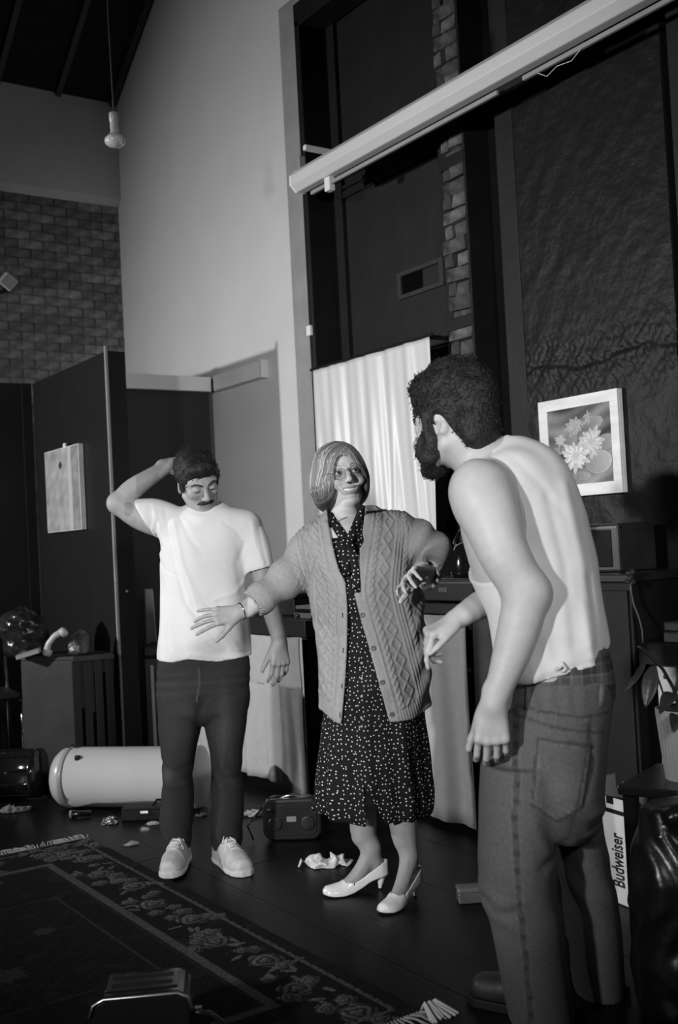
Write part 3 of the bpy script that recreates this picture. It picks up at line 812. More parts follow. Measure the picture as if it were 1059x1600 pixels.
# right-hand side: cabinet, black television, low shelf
t = thing('black_cabinet', 'tall black cabinet against the wall right of the tank-top man', 'cabinet', (3.14,2.71,0))
MB().box((0,0,0),(.39,.37,1.05)).build('body', m_black, t, bevel=.006)
MB().box((-.02,-.01,1.05),(.40,.385,1.08)).build('top', mat('cabinet_top', .02, .25, .3, 6), t, bevel=.005)
MB().box((-.012,.01,.06),(0,.18,1.02)).build('door', m_black, t, bevel=.004)
MB().box((-.012,.19,.06),(0,.36,1.02)).build('door', m_black, t, bevel=.004)
t = thing('small_television', 'small dark television on the black cabinet below the lily picture', 'television', (3.26,2.86,1.081))
MB().box((0,0,0),(.22,.20,.19)).build('casing', m_dark_wood, t, bevel=.010)
MB().box((-.004,.035,.02),(0,.19,.165)).build('screen', m_gloss, t, bevel=.006)
MB().box((-.008,.0,.17),(.02,.2,.178)).build('trim_strip', mat('case_edge',.10,.3), t)
t = thing('bead_string', 'dark cord with glass beads trailing down the front of the black cabinet', 'cord', (0,0,0))
cp = [at(984,905,3.96),at(986,925,3.96),at(990,945,3.96),at(998,965,3.95),at(1003,985,3.94),at(1004,1005,3.93),at(1003,1018,3.92)]
MB().tube(cp, .004, 6).build('cord', mat('cord_brown',.05,.5), t, True)
m_glass = bpy.data.materials.new('clear_bead'); m_glass.use_nodes = True
m_glass.node_tree.nodes['Principled BSDF'].inputs['Transmission Weight'].default_value = .8
m_glass.node_tree.nodes['Principled BSDF'].inputs['Roughness'].default_value = .05
m_glass.node_tree.nodes['Principled BSDF'].inputs['Base Color'].default_value = (.12,.12,.12,1)
for q in ((981,896),(988,893),(980,908),(989,909),(985,901)):
    bmx = bmesh.new(); bmesh.ops.create_icosphere(bmx, subdivisions=2, radius=.011); me = bpy.data.meshes.new('bead'); bmx.to_mesh(me); bmx.free()
    o = link('bead', me, m_glass, t, True); o.location = at(q[0],q[1],3.955)
t = thing('low_shelf', 'low black shelf unit at the right edge behind the potted plant', 'shelf', (3.02,1.85,0))
MB().box((0,0,.77),(.46,.74,.845)).build('shelf_board', m_dark_wood, t, bevel=.005)
MB().box((.08,.01,.34),(.12,.73,.765)).build('white_panel', mat('shelf_panel',.55,.6,.05,5), t, bevel=.003)
MB().box((.02,.02,.0),(.44,.73,.335)).build('base', m_black, t, bevel=.005)
for q in ((.13,.72,.72),(.13,.71,.38)): MB().lathe([(.008,0),(.008,.004),(.001,.006)],12,Matrix.Translation((q[0]-.052,q[1]-.03,q[2])) @ Matrix.Rotation(math.radians(-90),4,'Y')).build('screw', m_chrome, t)
MB().box((0.0,.0,.34),(.05,.03,.77)).build('post', m_black, t); MB().box((.40,.70,.34),(.45,.73,.77)).build('post', m_black, t)
t = thing('book', 'upper grey book of the pair on the low shelf at the right edge', 'book', (3.08,2.30,.884))
MB().box((0,0,0),(.16,.22,.03)).build('cover', mat('book_grey',.10,.5), t, bevel=.003); MB().box((-.001,.004,.004),(.155,.216,.026)).build('pages', m_skirt2, t)
t = thing('book', 'lower grey book of the pair on the low shelf at the right edge', 'book', (3.05,2.26,.847))
MB().box((0,0,0),(.18,.24,.036)).build('cover', mat('book_dull',.07,.5), t, bevel=.003); MB().box((-.001,.004,.004),(.175,.236,.032)).build('pages', m_skirt2, t)

# ------------------------------------------------------------------ stool, potted plant, rubbish bag, beer carton
sc = at(1083,1212,3.2); ST = np.array([sc[0], sc[1], 0]); zs = .505
t = thing('plant_stool', 'dark low square stool carrying the potted plant at the right edge', 'stool', ST, .35)
MB().box((-.17,-.17,zs-.028),(.17,.17,zs)).build('seat', m_dark_wood, t, bevel=.006)
for a in (-1,1):
    for b in (-1,1): MB().box((a*.14-.018,b*.14-.018,0),(a*.14+.018,b*.14+.018,zs-.028)).build('leg', m_black, t)
pot_m = mat('white_ceramic', .62, .45, .05, 20, .08, 60, stretch=(1,1,.1))
t = thing('potted_plant', 'white fluted pot with a drooping large-leaved plant at the right edge', 'plant', (ST[0],ST[1],zs+.001))
R0, R1, hp = .078, .098, .205
def potf(u, v):
    a = 2*math.pi*u; r = R0+(R1-R0)*v + .0012*math.sin(a*40)*(v < .97)
    return (r*math.cos(a), r*math.sin(a), hp*v)
pb = MB().grid(potf, 160, 10); pb.lathe([(R1,hp),(R1-.008,hp+.002),(R1-.010,hp-.02),(R1-.012,hp-.04),(.001,hp-.04)], 48); pb.lathe([(.001,.0),(R0,.001)],48)
pb.build('pot', pot_m, t, True)
MB().lathe([(R1-.012,hp-.035),(.05,hp-.028),(.001,hp-.03)], 30).build('soil', m_black, t, True)
m_leaf = mat('leaf', .055, .38, .35, 10, .2, 30); m_stem = mat('stem', .045, .5, .3, 20)
LO = np.array([ST[0],ST[1],zs+.001])
def LP(px, py, tt): return at(px,py,tt)-LO
stem = [LP(1066,1150,3.18),LP(1062,1110,3.17),LP(1052,1075,3.15),LP(1035,1045,3.12),LP(1018,1028,3.1),LP(1003,1014,3.08),LP(996,1010,3.07)]
MB().tube(stem, [.006,.006,.0055,.005,.005,.004,.003], 7).build('stem', m_stem, t, True)
MB().tube([LP(1046,1125,3.18),LP(1038,1090,3.14),LP(1028,1060,3.12),LP(1024,1040,3.1)], .003, 6).build('stem', m_stem, t, True)
def leaf(a, b, w, curl, nrm, fold=.25):
    a = np.array(a); b = np.array(b); d = b-a; L = np.linalg.norm(d); d = d/L; n = nz(np.array(nrm)-d*(np.array(nrm)@d)); s = np.cross(n, d)
    def f(u, v):
        q = math.sin(math.pi*min(1,u*.98+.01))**.75*(1-.35*u); x = (v-.5)*2*w*q
        return a + d*L*u + s*x + n*(curl*math.sin(math.pi*u) + fold*abs(x) )
    MB().grid(f, 14, 6).build('leaf', m_leaf, t, True, solid=.0015)
cn = -CF
leaf(LP(1008,1028,3.08), LP(972,1083,3.02), .011, .012, cn+np.array((.6,.3,.3)), .9)
leaf(LP(1020,1040,3.10), LP(1008,1106,3.05), .028, .008, cn+np.array((-.2,.1,.2)), .2)
leaf(LP(1056,1085,3.14), LP(1030,1116,3.0), .026, .02, np.array((0,0,1.))+cn*.6, .2)
leaf(LP(1064,1120,3.16), LP(1052,1145,2.98), .03, .02, np.array((0,0,1.))+cn*.4, .2)
leaf(LP(1060,1100,3.16), LP(1110,1060,3.1), .03, .02, cn+np.array((0,0,.5)), .2)
leaf(LP(1055,1080,3.15), LP(1090,1020,3.2), .028, .02, cn+np.array((0,0,.3)), .2)

# beer carton on its end
BO = at(982,1398,3.58); BO[2] = 0
t = thing('beer_carton', 'torn open white beer carton with black band standing between man and bag', 'box', BO, 0)
m_card = mat('white_card', .60, .65, .08, 12); m_kraft = mat('inner_card', .15, .9, .15, 12)
bx = nz(np.array([_f[0],_f[1],0])*.90 - np.array([_r[0],_r[1],0])*.44)       # front panel recedes steeply
by = np.array([-bx[1], bx[0], 0]); by = by if by@_r > 0 else -by
FR = frame_mat(bx, -by, (0,0,1), (0,0,0)) if np.cross(bx,-by)[2] > 0 else frame_mat(bx, by*1, (0,0,1), (0,0,0))
fl_ = 1 if np.cross(bx,-by)[2] > 0 else -1
Wc, Hc, Dc = .155, .352, .13
S_ = -fl_
b = MB()
b.box((0,0,0.004),(Wc,S_*.003,Hc),FR).build('front_panel', m_card, t)
MB().box((0,S_*.004,.004),(.003,S_*Dc,Hc-.04),FR).box((Wc-.003,S_*.004,.004),(Wc,S_*Dc,Hc+.0),FR).build('side_panel', m_kraft, t)
MB().box((0.003,S_*(Dc-.003),.004),(Wc-.003,S_*Dc,Hc+.02),FR).build('back_panel', m_kraft, t)
MB().box((0.003,S_*.004,.0),(Wc-.003,S_*(Dc-.003),.004),FR).build('bottom_panel', m_kraft, t)
MB().box((Wc*.99,S_*.0,Hc),(Wc+.004,S_*.10,Hc+.05),FR).build('torn_flap', m_kraft, t)
MB().box((0.0,-S_*.0012,Hc-.052),(Wc,S_*.000,Hc-.038),FR).build('black_band', m_black, t)
MB().box((0.05,-S_*.0012,Hc-.022),(.085,S_*.0035,Hc+.001),FR).build('handle_hole', m_black, t)
def text(body, size, Mx, m, parent, name, ext=.0006, font=None):
    cu = bpy.data.curves.new(name, 'FONT'); cu.body = body; cu.size = size; cu.extrude = ext; cu.align_x = 'LEFT'; cu.align_y = 'CENTER'
    cu.offset = .0012*size/.06; cu.resolution_u = 3
    tmp = bpy.data.objects.new('tmp', cu); C.objects.link(tmp)
    me = bpy.data.meshes.new_from_object(tmp.evaluated_get(bpy.context.evaluated_depsgraph_get())); bpy.data.objects.remove(tmp)
    me.transform(Mx); return link(name, me, m, parent)
# lettering runs up the panel
u_dir = np.array((0,0,1.0)); n_dir = np.array(FR.to_3x3() @ Vector((0,-S_,0))); v_dir = np.cross(n_dir, u_dir)
m_ink = mat('black_ink', .015, .6)
tx = text('Budweiser', .042, frame_mat(u_dir, v_dir*2.0, n_dir, np.array(FR @ Vector((Wc*.27,-S_*.0010,.058)))), m_ink, t, 'lettering')
wt = max(v.co.z for v in tx.data.vertices)-min(v.co.z for v in tx.data.vertices)

m_bag = mat('black_plastic', .007, .3, .2, 10, .35, 14, spec=.45)
GB = at(1078,1560,2.82); GB[2] = 0
F = Field((-.28,-.28,-.01),(.28,.28,.62), .009)
F.loft([0,.05,.2,.36,.45,.50,.53],[0,0,0,.0,0,-.01,-.02],[.13,.145,.15,.145,.125,.10,.09],[0]*7,[.12,.135,.14,.13,.11,.09,.08],
       fold=lambda X,Y,Z,u,v: .006*np.sin(9*np.arctan2(v,u)+5*np.sin(Z*14)+3*u)*np.clip(Z*3,.3,1)+.009*wave(X,Y,Z,38,2)+.006*np.abs(wave(X,Y,Z,62,7)))
F.ell((-.07,-.06,.52),(.05,.03,.03),.03); F.ell((.04,0,.50),(.06,.05,.03),.03)
V, Q = F.mesh(2); V[:,2] = np.maximum(V[:,2],0)
o = quads('rubbish_bag', V, Q, m_bag); o.location = GB
tag(o, 'glossy black plastic rubbish bag slumped below the potted plant', 'bag')

# ------------------------------------------------------------------ floor litter, bin, drum, crate, radio, toaster
def lump(name, label, cat, px, py, size, seed, m, h=.5, ang=0, group=None, amp=.25, lift=0.0):
    p = at_z(px, py, 0); sx, sy = size; st = max(sx, sy)/26
    F = Field((-sx*1.4,-sy*1.4,-.004),(sx*1.4,sy*1.4,max(sx,sy)*1.6), st)
    sl, X, Y, Z = F.view((-9,)*3,(9,)*3); k = 1/max(sx,sy)
    q = np.sqrt((X/sx)**2+(Y/sy)**2+(Z/(h*max(sx,sy)))**2)
    n = 1.3*np.abs(wave(X,Y,Z,6*k,seed,4))+.9*np.abs(wave(X,Y,Z,13*k,seed+1,4))-.7+.4*wave(X,Y,Z,3*k,seed+2,4)
    F.put(sl, (q-1+amp*n)*min(sx,sy)*.7, 0, 'u')
    F.half((0,0,0.0005),(0,0,-1),(-9,)*3,(9,)*3)
    V, Q = F.mesh(0); o = quads(name, V, Q, m); o.location = (p[0],p[1],lift); o.rotation_euler = (0,0,-YAW+ang)
    return tag(o, label, cat, group)
m_tissue = mat('tissue', .66, .9, .05, 20, .3, 60)
lump('crumpled_cloth','crumpled white cloth on the floor beside the left white pump','cloth',505,1352,(.085,.05),3,m_tissue,.45,amp=.42)
lump('cloth_tail','thin white scrap trailing from the crumpled cloth by the pumps','scrap',538,1347,(.03,.014),6,m_tissue,.4,amp=.3)
lump('paper_scrap','white crumpled paper under the wall side of the dark radio','paper',394,1274,(.055,.04),7,m_tissue,.45,amp=.3)
lump('paper_scrap','folded pale scrap on bare floor between rug corner and white sneaker','paper',204,1320,(.034,.02),8,mat('scrap_grey',.30,.9,.1,20),.4,.4,amp=.3)
lump('paper_scrap','small white scrap on the floor just left of the left jeans leg','paper',237,1288,(.04,.018),9,mat('scrap_pale',.40,.9,.1,20),.3,amp=.3)
lump('paper_heap','grey crumpled paper at the left edge beside the black drum','paper',22,1268,(.10,.035),10,mat('paper_dull',.16,.9,.2,12),.3,.2,amp=.35)
lump('paper_scrap','dim crumpled scrap on the floor between the two jeans legs','paper',314,1275,(.03,.02),12,mat('scrap_dim',.10,.9,.2,12),.5,amp=.3)
lump('foil_ball','shiny crumpled foil ball on the floor before the white bin','foil',171,1287,(.042,.032),11,mat('foil',.55,.22,.1,20,.5,60,metal=1.0),.75,amp=.3)
# white swing bin lying on its side
p0 = np.array((1.885,5.36,.150)); p1 = np.array((2.40,4.80,.150)); L = np.linalg.norm(p1-p0); ax = (p1-p0)/L
t = thing('swing_bin', 'tall white metal bin lying on its side behind the moustached man', 'bin', (p0[0],p0[1],0), math.atan2(ax[1],ax[0]))
MX = Matrix.Translation((0,0,.150)) @ Matrix.Rotation(math.radians(90),4,'Y')
m_bin = mat('bin_enamel', .50, .28, .03, 4, spec=.5, coat=.3)
MB().lathe([(.146,.088),(.146,L-.02),(.150,L-.018),(.150,L),(.140,L+.002),(.001,L+.002)], 56, MX).build('body', m_bin, t, True)
MB().lathe([(.001,-.006),(.08,.0),(.118,.016),(.138,.040),(.1475,.066),(.1485,.086),(.140,.088),(.001,.089)], 56, MX).build('lid', m_bin, t, True)
MB().lathe([(.147,.084),(.151,.086),(.151,.092),(.147,.094)], 56, MX).build('rim_band', mat('bin_band',.35,.4), t, True)
MB().box((.15,-.105,.215),(.175,-.085,.275)).box((.15,-.112,.222),(.185,-.10,.24)).build('catch', m_black, t, bevel=.004)
MB().tube([(.07,-.01,.296),(.09,-.01,.312),(.12,-.01,.296)], .006).build('hinge', m_black, t)
t = thing('black_drum', 'black ribbed plastic drum lying at the left edge beside the white bin', 'drum', (1.62,5.82,0), math.radians(-38))
MD = Matrix.Translation((0,0,.135)) @ Matrix.Rotation(math.radians(90),4,'Y')
MB().lathe([(.001,0),(.115,0),(.12,.03),(.132,.035),(.132,.05),(.12,.055),(.12,.085),(.132,.09),(.132,.105),(.12,.11),(.12,.30),(.126,.305),(.126,.34),(.001,.341)], 40, MD).build('body', m_gloss, t, True)
for a in range(10):
    a_ = a*.628; MB().box((.12,-.006,.118),(.30,.006,.127), Matrix.Translation((0,0,.135)) @ Matrix.Rotation(a_,4,'X')).build('rib', m_gloss, t)
b = MB(); 
t = thing('dark_blanket', 'dark rumpled blanket heaped on the floor behind the white bin', 'blanket', (2.24,5.55,0))
F = Field((-.75,-.45,-.01),(.75,.45,.4), .02)
sl, X, Y, Z = F.view((-9,)*3,(9,)*3); hgt = (.15+.03*wave(X,Y,0*X,9,4)+.03*wave(X,Y,0*X,22,5))*np.sqrt(np.clip(1-(X/.40)**2-(Y/.165)**2,0,1))
F.put(sl, (Z-hgt)*.7+0*X, 0, 'u'); F.half((0,0,.001),(0,0,-1),(-9,)*3,(9,)*3)
V, Q = F.mesh(2); quads('cloth', V, Q, mat('blanket', .018, .7, .4, 10, .4, 40), t)
t.rotation_euler = (0,0,-.82)
t = thing('flashlight', 'short black flashlight on the floor under the lid end of the white bin', 'flashlight', at_z(108,1279), -YAW+.1)
MF = Matrix.Translation((0,0,.019)) @ Matrix.Rotation(math.radians(90),4,'Y')
MB().lathe([(.001,0),(.018,.001),(.0185,.03),(.014,.04),(.014,.105),(.001,.106)], 20, MF).build('body', m_gloss, t, True)
MB().lathe([(.0186,.004),(.019,.006),(.019,.012),(.0186,.014)], 20, MF).build('ring', m_grey_trim, t, True)
t = thing('black_case', 'long low black case on the floor before the white bin', 'case', at_z(190,1284), -YAW-.05)
MB().box((0,0,0),(.22,.10,.052)).build('body', m_panel, t, bevel=.006); MB().box((.0,-.002,.048),(.22,.102,.060)).build('lid', m_black, t, bevel=.004)
MB().box((.09,-.008,.035),(.13,0,.05)).build('latch', m_chrome, t, bevel=.002)
MB().tube([(.14,.05,.06),(.16,.05,.085),(.19,.06,.080),(.215,.08,.062)], .006).build('handle', m_gloss, t, True)

# slatted crate with bag, handset and clutter on top
CP = at(112,1028,6.1); CX, CY = float(CP[0]), float(CP[1])
t = thing('slatted_crate', 'dark grey wooden crate with slatted side left of the tall black flat', 'crate', (CX,CY,0), -YAW+math.radians(-14))
m_crate = mat('crate_paint', .034, .5, .25, 5, .1, 30, spec=.4)
hC = .665
MB().box((-.32,0,.02),(.0,.018,hC)).build('front_panel', m_crate, t, bevel=.004)
MB().box((-.32,0.018,.02),(-.302,.36,hC)).build('side_panel', m_crate, t, bevel=.004)
MB().box((-.32,.0,hC),(.012,.36,hC+.022)).build('top', m_crate, t, bevel=.004)
Mr = Matrix.Rotation(math.radians(38),4,'Z')
for i in range(4): MB().box((.0+i*.062,0,.02),(.044+i*.062,.016,hC-.01), Mr).build('slat', m_flat, t, bevel=.003)
MB().box((0,.016,.05),(.24,.03,.10), Mr).build('slat_rail', m_flat, t); MB().box((0,.016,hC-.08),(.24,.03,hC-.02), Mr).build('slat_rail', m_flat, t)
MB().box((0,.0,hC-.01),(.24,.22,hC+.02), Mr).build('side_top', m_crate, t, bevel=.004)
F = Field((-.2,-.15,-.01),(.2,.15,.35), .009)
F.loft([0,.08,.16,.24,.29],[0,0,-.01,.0,.01],[.11,.13,.135,.11,.04],[0]*5,[.09,.10,.10,.09,.04], fold=lambda X,Y,Z,u,v: .022*wave(X,Y,Z,26,3)+.014*np.abs(wave(X,Y,Z,55,9)))
V, Q = F.mesh(1); V[:,2] = np.maximum(V[:,2],0)
o = quads('cellophane_bag', V, Q, mat('cellophane',.018,.2,.6,14,.5,30,spec=.5)); o.location = (CX-.16,CY+.33,hC+.023); o.rotation_euler = (0,0,-YAW)
tag(o, 'dark glittering cellophane bag on top of the slatted crate', 'bag')
def on_crate(px, py): 
    q = at_z(px, py, hC+.023); return q
q = at(45,1015,6.42)
t = thing('note_pad', 'pale flat pad lying on the slatted crate in front of the cellophane bag', 'pad', (CX-.27,CY+.13,hC+.023), -YAW+.15)
MB().box((0,0,0),(.13,.10,.022), Matrix.Rotation(math.radians(-14),4,'Y')).build('pages', mat('pad_paper',.40,.8), t, bevel=.003)
MB().box((0,0,.022),(.13,.10,.025), Matrix.Rotation(math.radians(-14),4,'Y')).build('cover', mat('pad_cover',.30,.6), t)
t = thing('white_handset', 'white telephone handset propped up on the slatted crate', 'telephone', (CX-.095,CY+.13,hC+.023), -YAW)
MB().tube([(0,0,.035),(.012,0,.075),(.045,0,.115),(.09,0,.14)], [.022,.017,.017,.021], 12).build('grip', mat('phone_white',.55,.35), t, True)
MB().lathe([(.001,-.02),(.026,-.016),(.028,.01),(.02,.02),(.001,.022)],18,Matrix.Translation((.005,-.01,.026)) @ Matrix.Rotation(.4,4,'Y')).build('mouthpiece', mat('phone_pale',.5,.35), t, True)
MB().lathe([(.001,-.02),(.026,-.016),(.028,.01),(.02,.02),(.001,.022)],18,Matrix.Translation((.10,-.012,.135)) @ Matrix.Rotation(.9,4,'Y')).build('earpiece', mat('phone_pale2',.5,.35), t, True)
F = Field((-.12,-.1,-.01),(.12,.1,.2), .008)
F.loft([0,.05,.1,.14],[0,0,.02,.03],[.09,.085,.06,.02],[0]*4,[.07,.07,.05,.02], fold=lambda X,Y,Z,u,v: .018*wave(X,Y,Z,40,13)+.01*np.abs(wave(X,Y,Z,80,19)))
V, Q = F.mesh(1); V[:,2] = np.maximum(V[:,2],0)
o = quads('crumpled_foil', V, Q, mat('dull_foil',.09,.3,.5,20,.5,40,metal=.5)); o.location = (CX+.08,CY+.10,hC+.023)
tag(o, 'dull crumpled foil on the slatted crate right of the white handset', 'foil')

# what shows in the gap between the tall flat and the man
t = thing('leaning_board', 'small white board leaning low in the gap left of the moustached man', 'board', (2.86,6.30,0), -YAW)
MB().prism([(-.05,.0),(.05,.0),(.015,1.02),(-.03,1.02)], 1, 0, .012).build('panel', m_board, t, bevel=.002)
MB().prism([(-.056,.0),(-.048,.0),(-.028,1.025),(-.034,1.025)], 1, -.004, .016).build('edge_strip', m_grey_trim, t)
t = thing('storage_chest', 'dark ribbed chest on the floor in the gap left of the moustached man', 'chest', (2.76,5.98,0), -YAW)
MB().box((-.10,0,0),(.20,.22,.62)).build('body', m_panel, t, bevel=.008)
MB().box((-.106,-.006,.62),(.206,.226,.70)).build('lid', m_black, t, bevel=.02)
for q in (-.06,.04,.14): MB().box((q,-.012,.06),(q+.02,0,.58)).build('rib', m_grey_trim if q == -.06 else m_flat, t, bevel=.003)
# tubular chair at the left edge
t = thing('tube_chair', 'dark chair with a bent chrome tube frame at the left edge', 'chair', at(-30,1140,6.35)*np.array((1,1,0)), -YAW+.5)
for s in (-1,1):
    MB().tube([(s*.20,.20,.0),(s*.20,.19,.45),(s*.195,.21,.62),(s*.185,.235,.80),(s*.16,.245,.85),(s*.10,.25,.87)], .0105, 10).build('leg', m_chrome, t, True)
    MB().tube([(s*.20,-.2,0),(s*.20,-.19,.42),(s*.20,.17,.44)], .0105, 10).build('leg', m_chrome, t, True)
MB().box((-.20,-.21,.44),(.20,.19,.48)).build('seat', m_panel, t, bevel=.015)
MB().box((-.19,.205,.60),(.19,.235,.84)).build('backrest', m_panel, t, bevel=.012)

# radio on the floor
RO = at_z(458,1312,0)
t = thing('portable_radio', 'black round-cornered portable radio lying on the floor behind the woman', 'radio', RO, -YAW-.06)
m_radio = mat('radio_black', .022, .30, .2, 8, spec=.5)
def rrect(w, h, r, n=6):
    P = []
    for cx, cy, a0 in ((w-r,h-r,0),(-w+r,h-r,90),(-w+r,-h+r,180),(w-r,-h+r,270)):
        for i in range(n+1): a = math.radians(a0+90*i/n); P.append((cx+r*math.cos(a), cy+r*math.sin(a)))
    return P
MB().prism([(a,b+.088) for a,b in rrect(.125,.086,.045)], 1, -.02, .08).build('case', m_radio, t, bevel=.010)
MB().prism([(a,b+.088) for a,b in rrect(.108,.068,.032)], 1, -.026, -.018).build('face_panel', m_panel, t, bevel=.003)
MB().tube([(-.118,.03,.135),(-.105,.03,.168),(0,.03,.182),(.105,.03,.168),(.118,.03,.135)], .007, 8).build('handle', m_chrome, t, True)
MB().box((-.02,-.030,.083),(.02,-.025,.105)).build('label_plate', m_grey_trim, t)
for q in (-.07,.07): MB().lathe([(.030,0),(.030,.004),(.026,.005),(.001,.003)],24,Matrix.Translation((q,-.026,.075)) @ Matrix.Rotation(math.radians(90),4,'X')).build('speaker_ring', m_radio, t, True)
for q in (-.095,.095): MB().lathe([(.008,0),(.008,.004),(.001,.005)],12,Matrix.Translation((q,-.026,.135)) @ Matrix.Rotation(math.radians(90),4,'X')).build('knob', m_chrome, t, True)
MB().tube([(-.118,.03,.15),(-.16,-.01,.10),(-.19,-.02,.07),(-.165,-.03,.012)], .004, 6).build('aerial', m_gloss, t, True)
o = thing('tobacco_tin', 'small flat grey tin on the floor behind the near jeans leg', 'tin', at_z(742,1412), -YAW+.06)
MB().box((-.055,0,0),(.075,.06,.036)).build('body', mat('tin_grey', .10,.45,.2,20), o, bevel=.005)
MB().box((-.056,-.001,.036),(.076,.061,.052)).build('lid', mat('tin_lid', .14,.4,.2,20), o, bevel=.005)

# toaster in the foreground
TO = at(229,1660,2.62); TO[2] = .0095
t = thing('toaster', 'dark two-slot toaster with a bright top edge standing on the rug in front', 'toaster', TO, -YAW+math.radians(6))
m_toast = mat('toaster_steel', .06, .22, .1, 4, metal=.7)
pr = [(-.105,0.012),(-.118,.17),(-.108,.195),(-.085,.207),(.085,.207),(.108,.195),(.118,.17),(.105,.012)]
MB().prism([(a,b) for a,b in pr], 1, -.078, .078).build('body', m_gloss, t, bevel=.010)
MB().box((-.10,-.072,0),(.10,.072,.014)).build('base', m_black, t)
MB().box((-.085,-.046,.2065),(.085,.046,.211)).build('top_plate', m_toast, t, bevel=.003)
for s in (-.022,.022): MB().box((-.072,s-.009,.2095),(.072,s+.009,.2125)).build('slot', m_black, t)
b = MB(); b.tube([(-.119,-.080,.165),(-.110,-.080,.192),(-.086,-.080,.204),(.086,-.080,.204),(.110,-.080,.192),(.119,-.080,.165)], .0035, 8); b.build('chrome_edge', mat('chrome_edge', .85, .35, metal=1.0), t, True)
MB().box((.118,-.012,.12),(.138,.012,.135)).build('lever', m_gloss, t, bevel=.003)
cp = at(330,1610,2.6)
q0 = Vector(TO)
Rz = Matrix.Rotation(-(-YAW+math.radians(6)),3,'Z')
pts = [Rz @ (Vector(at(px,py,2.58))-q0) for px,py in ((268,1640),(283,1597),(305,1581),(330,1583),(350,1600),(366,1640))]
MB().tube(pts, .006, 8).build('cord', m_gloss, t, True)
# ------------------------------------------------------------------ people: shared materials and face parts
def skin_mat(name, rough=.5):
    M = attr_mat(name, rough, .12, 260, spec=.35, var=.05, vscale=30)
    return M
m_skin = skin_mat('skin')
m_eye = mat('eye_white', .62, .15, spec=.6); m_iris = mat('iris', .03, .15, spec=.7); m_teeth = mat('teeth', .72, .3)
m_brow = mat('dark_hair', .014, .6, .4, 60); m_wire = mat('wire', .55, .2, metal=1.0)
def lerp(a, b, t): return np.asarray(a, float)*(1-t)+np.asarray(b, float)*t
def face_at(h, tree, x, z, lift=0.0):
    o = h.p((x,.30,z)); d = -(h.R[:,1]); p, n, i, t = tree.ray_cast(Vector(o), Vector(d))
    if p is None: p = Vector(h.p((x,.08,z)))
    return np.array(p) - d*lift
def eyes(h, tree, parent, gaze, r=.0128):
    for m in (-1,1):
        c = h.p((m*.031,.0735,-.001))
        bmx = bmesh.new(); bmesh.ops.create_uvsphere(bmx, u_segments=20, v_segments=14, radius=r*h.s); me = bpy.data.meshes.new('eye'); bmx.to_mesh(me); bmx.free()
        o = link('eye', me, m_eye, parent, True); o.location = c
        g = nz(h.R @ nz(gaze))
        Q = Vector(g).to_track_quat('Z','Y').to_matrix().to_4x4()
        MB().lathe([(.0062*h.s,r*h.s*.86),(.0058*h.s,r*h.s*.92),(.004*h.s,r*h.s*1.0),(.001,r*h.s*1.02)], 18, Q).build('iris', m_iris, o, True)
def brows(h, tree, parent, rows, m, rad=.0028):
    for P in rows:
        b = MB(); pts = [face_at(h, tree, x, z, .0008) for x, z in P]; k = len(pts)
        b.tube(pts, [rad*h.s*(.55+.45*math.sin(math.pi*(i+.6)/k)) for i in range(k)], 8)
        b.build('eyebrow', m, parent, True)

# ------------------------------------------------------------------ the woman
Wm = Person('person', 'woman in a cable-knit cardigan and dotted dress, both arms held out', 590, 1398, 3.84)
P = Wm.P
Xp = lambda x, y=950: P(x,y)[0]
Zp = lambda y, x=585: P(x,y)[2]
fwd = nz((.20,-.96,.16)); HR = basis(fwd, roll=8); HT = P(541,737) - fwd*.083 + np.array((0,.0,0.0))
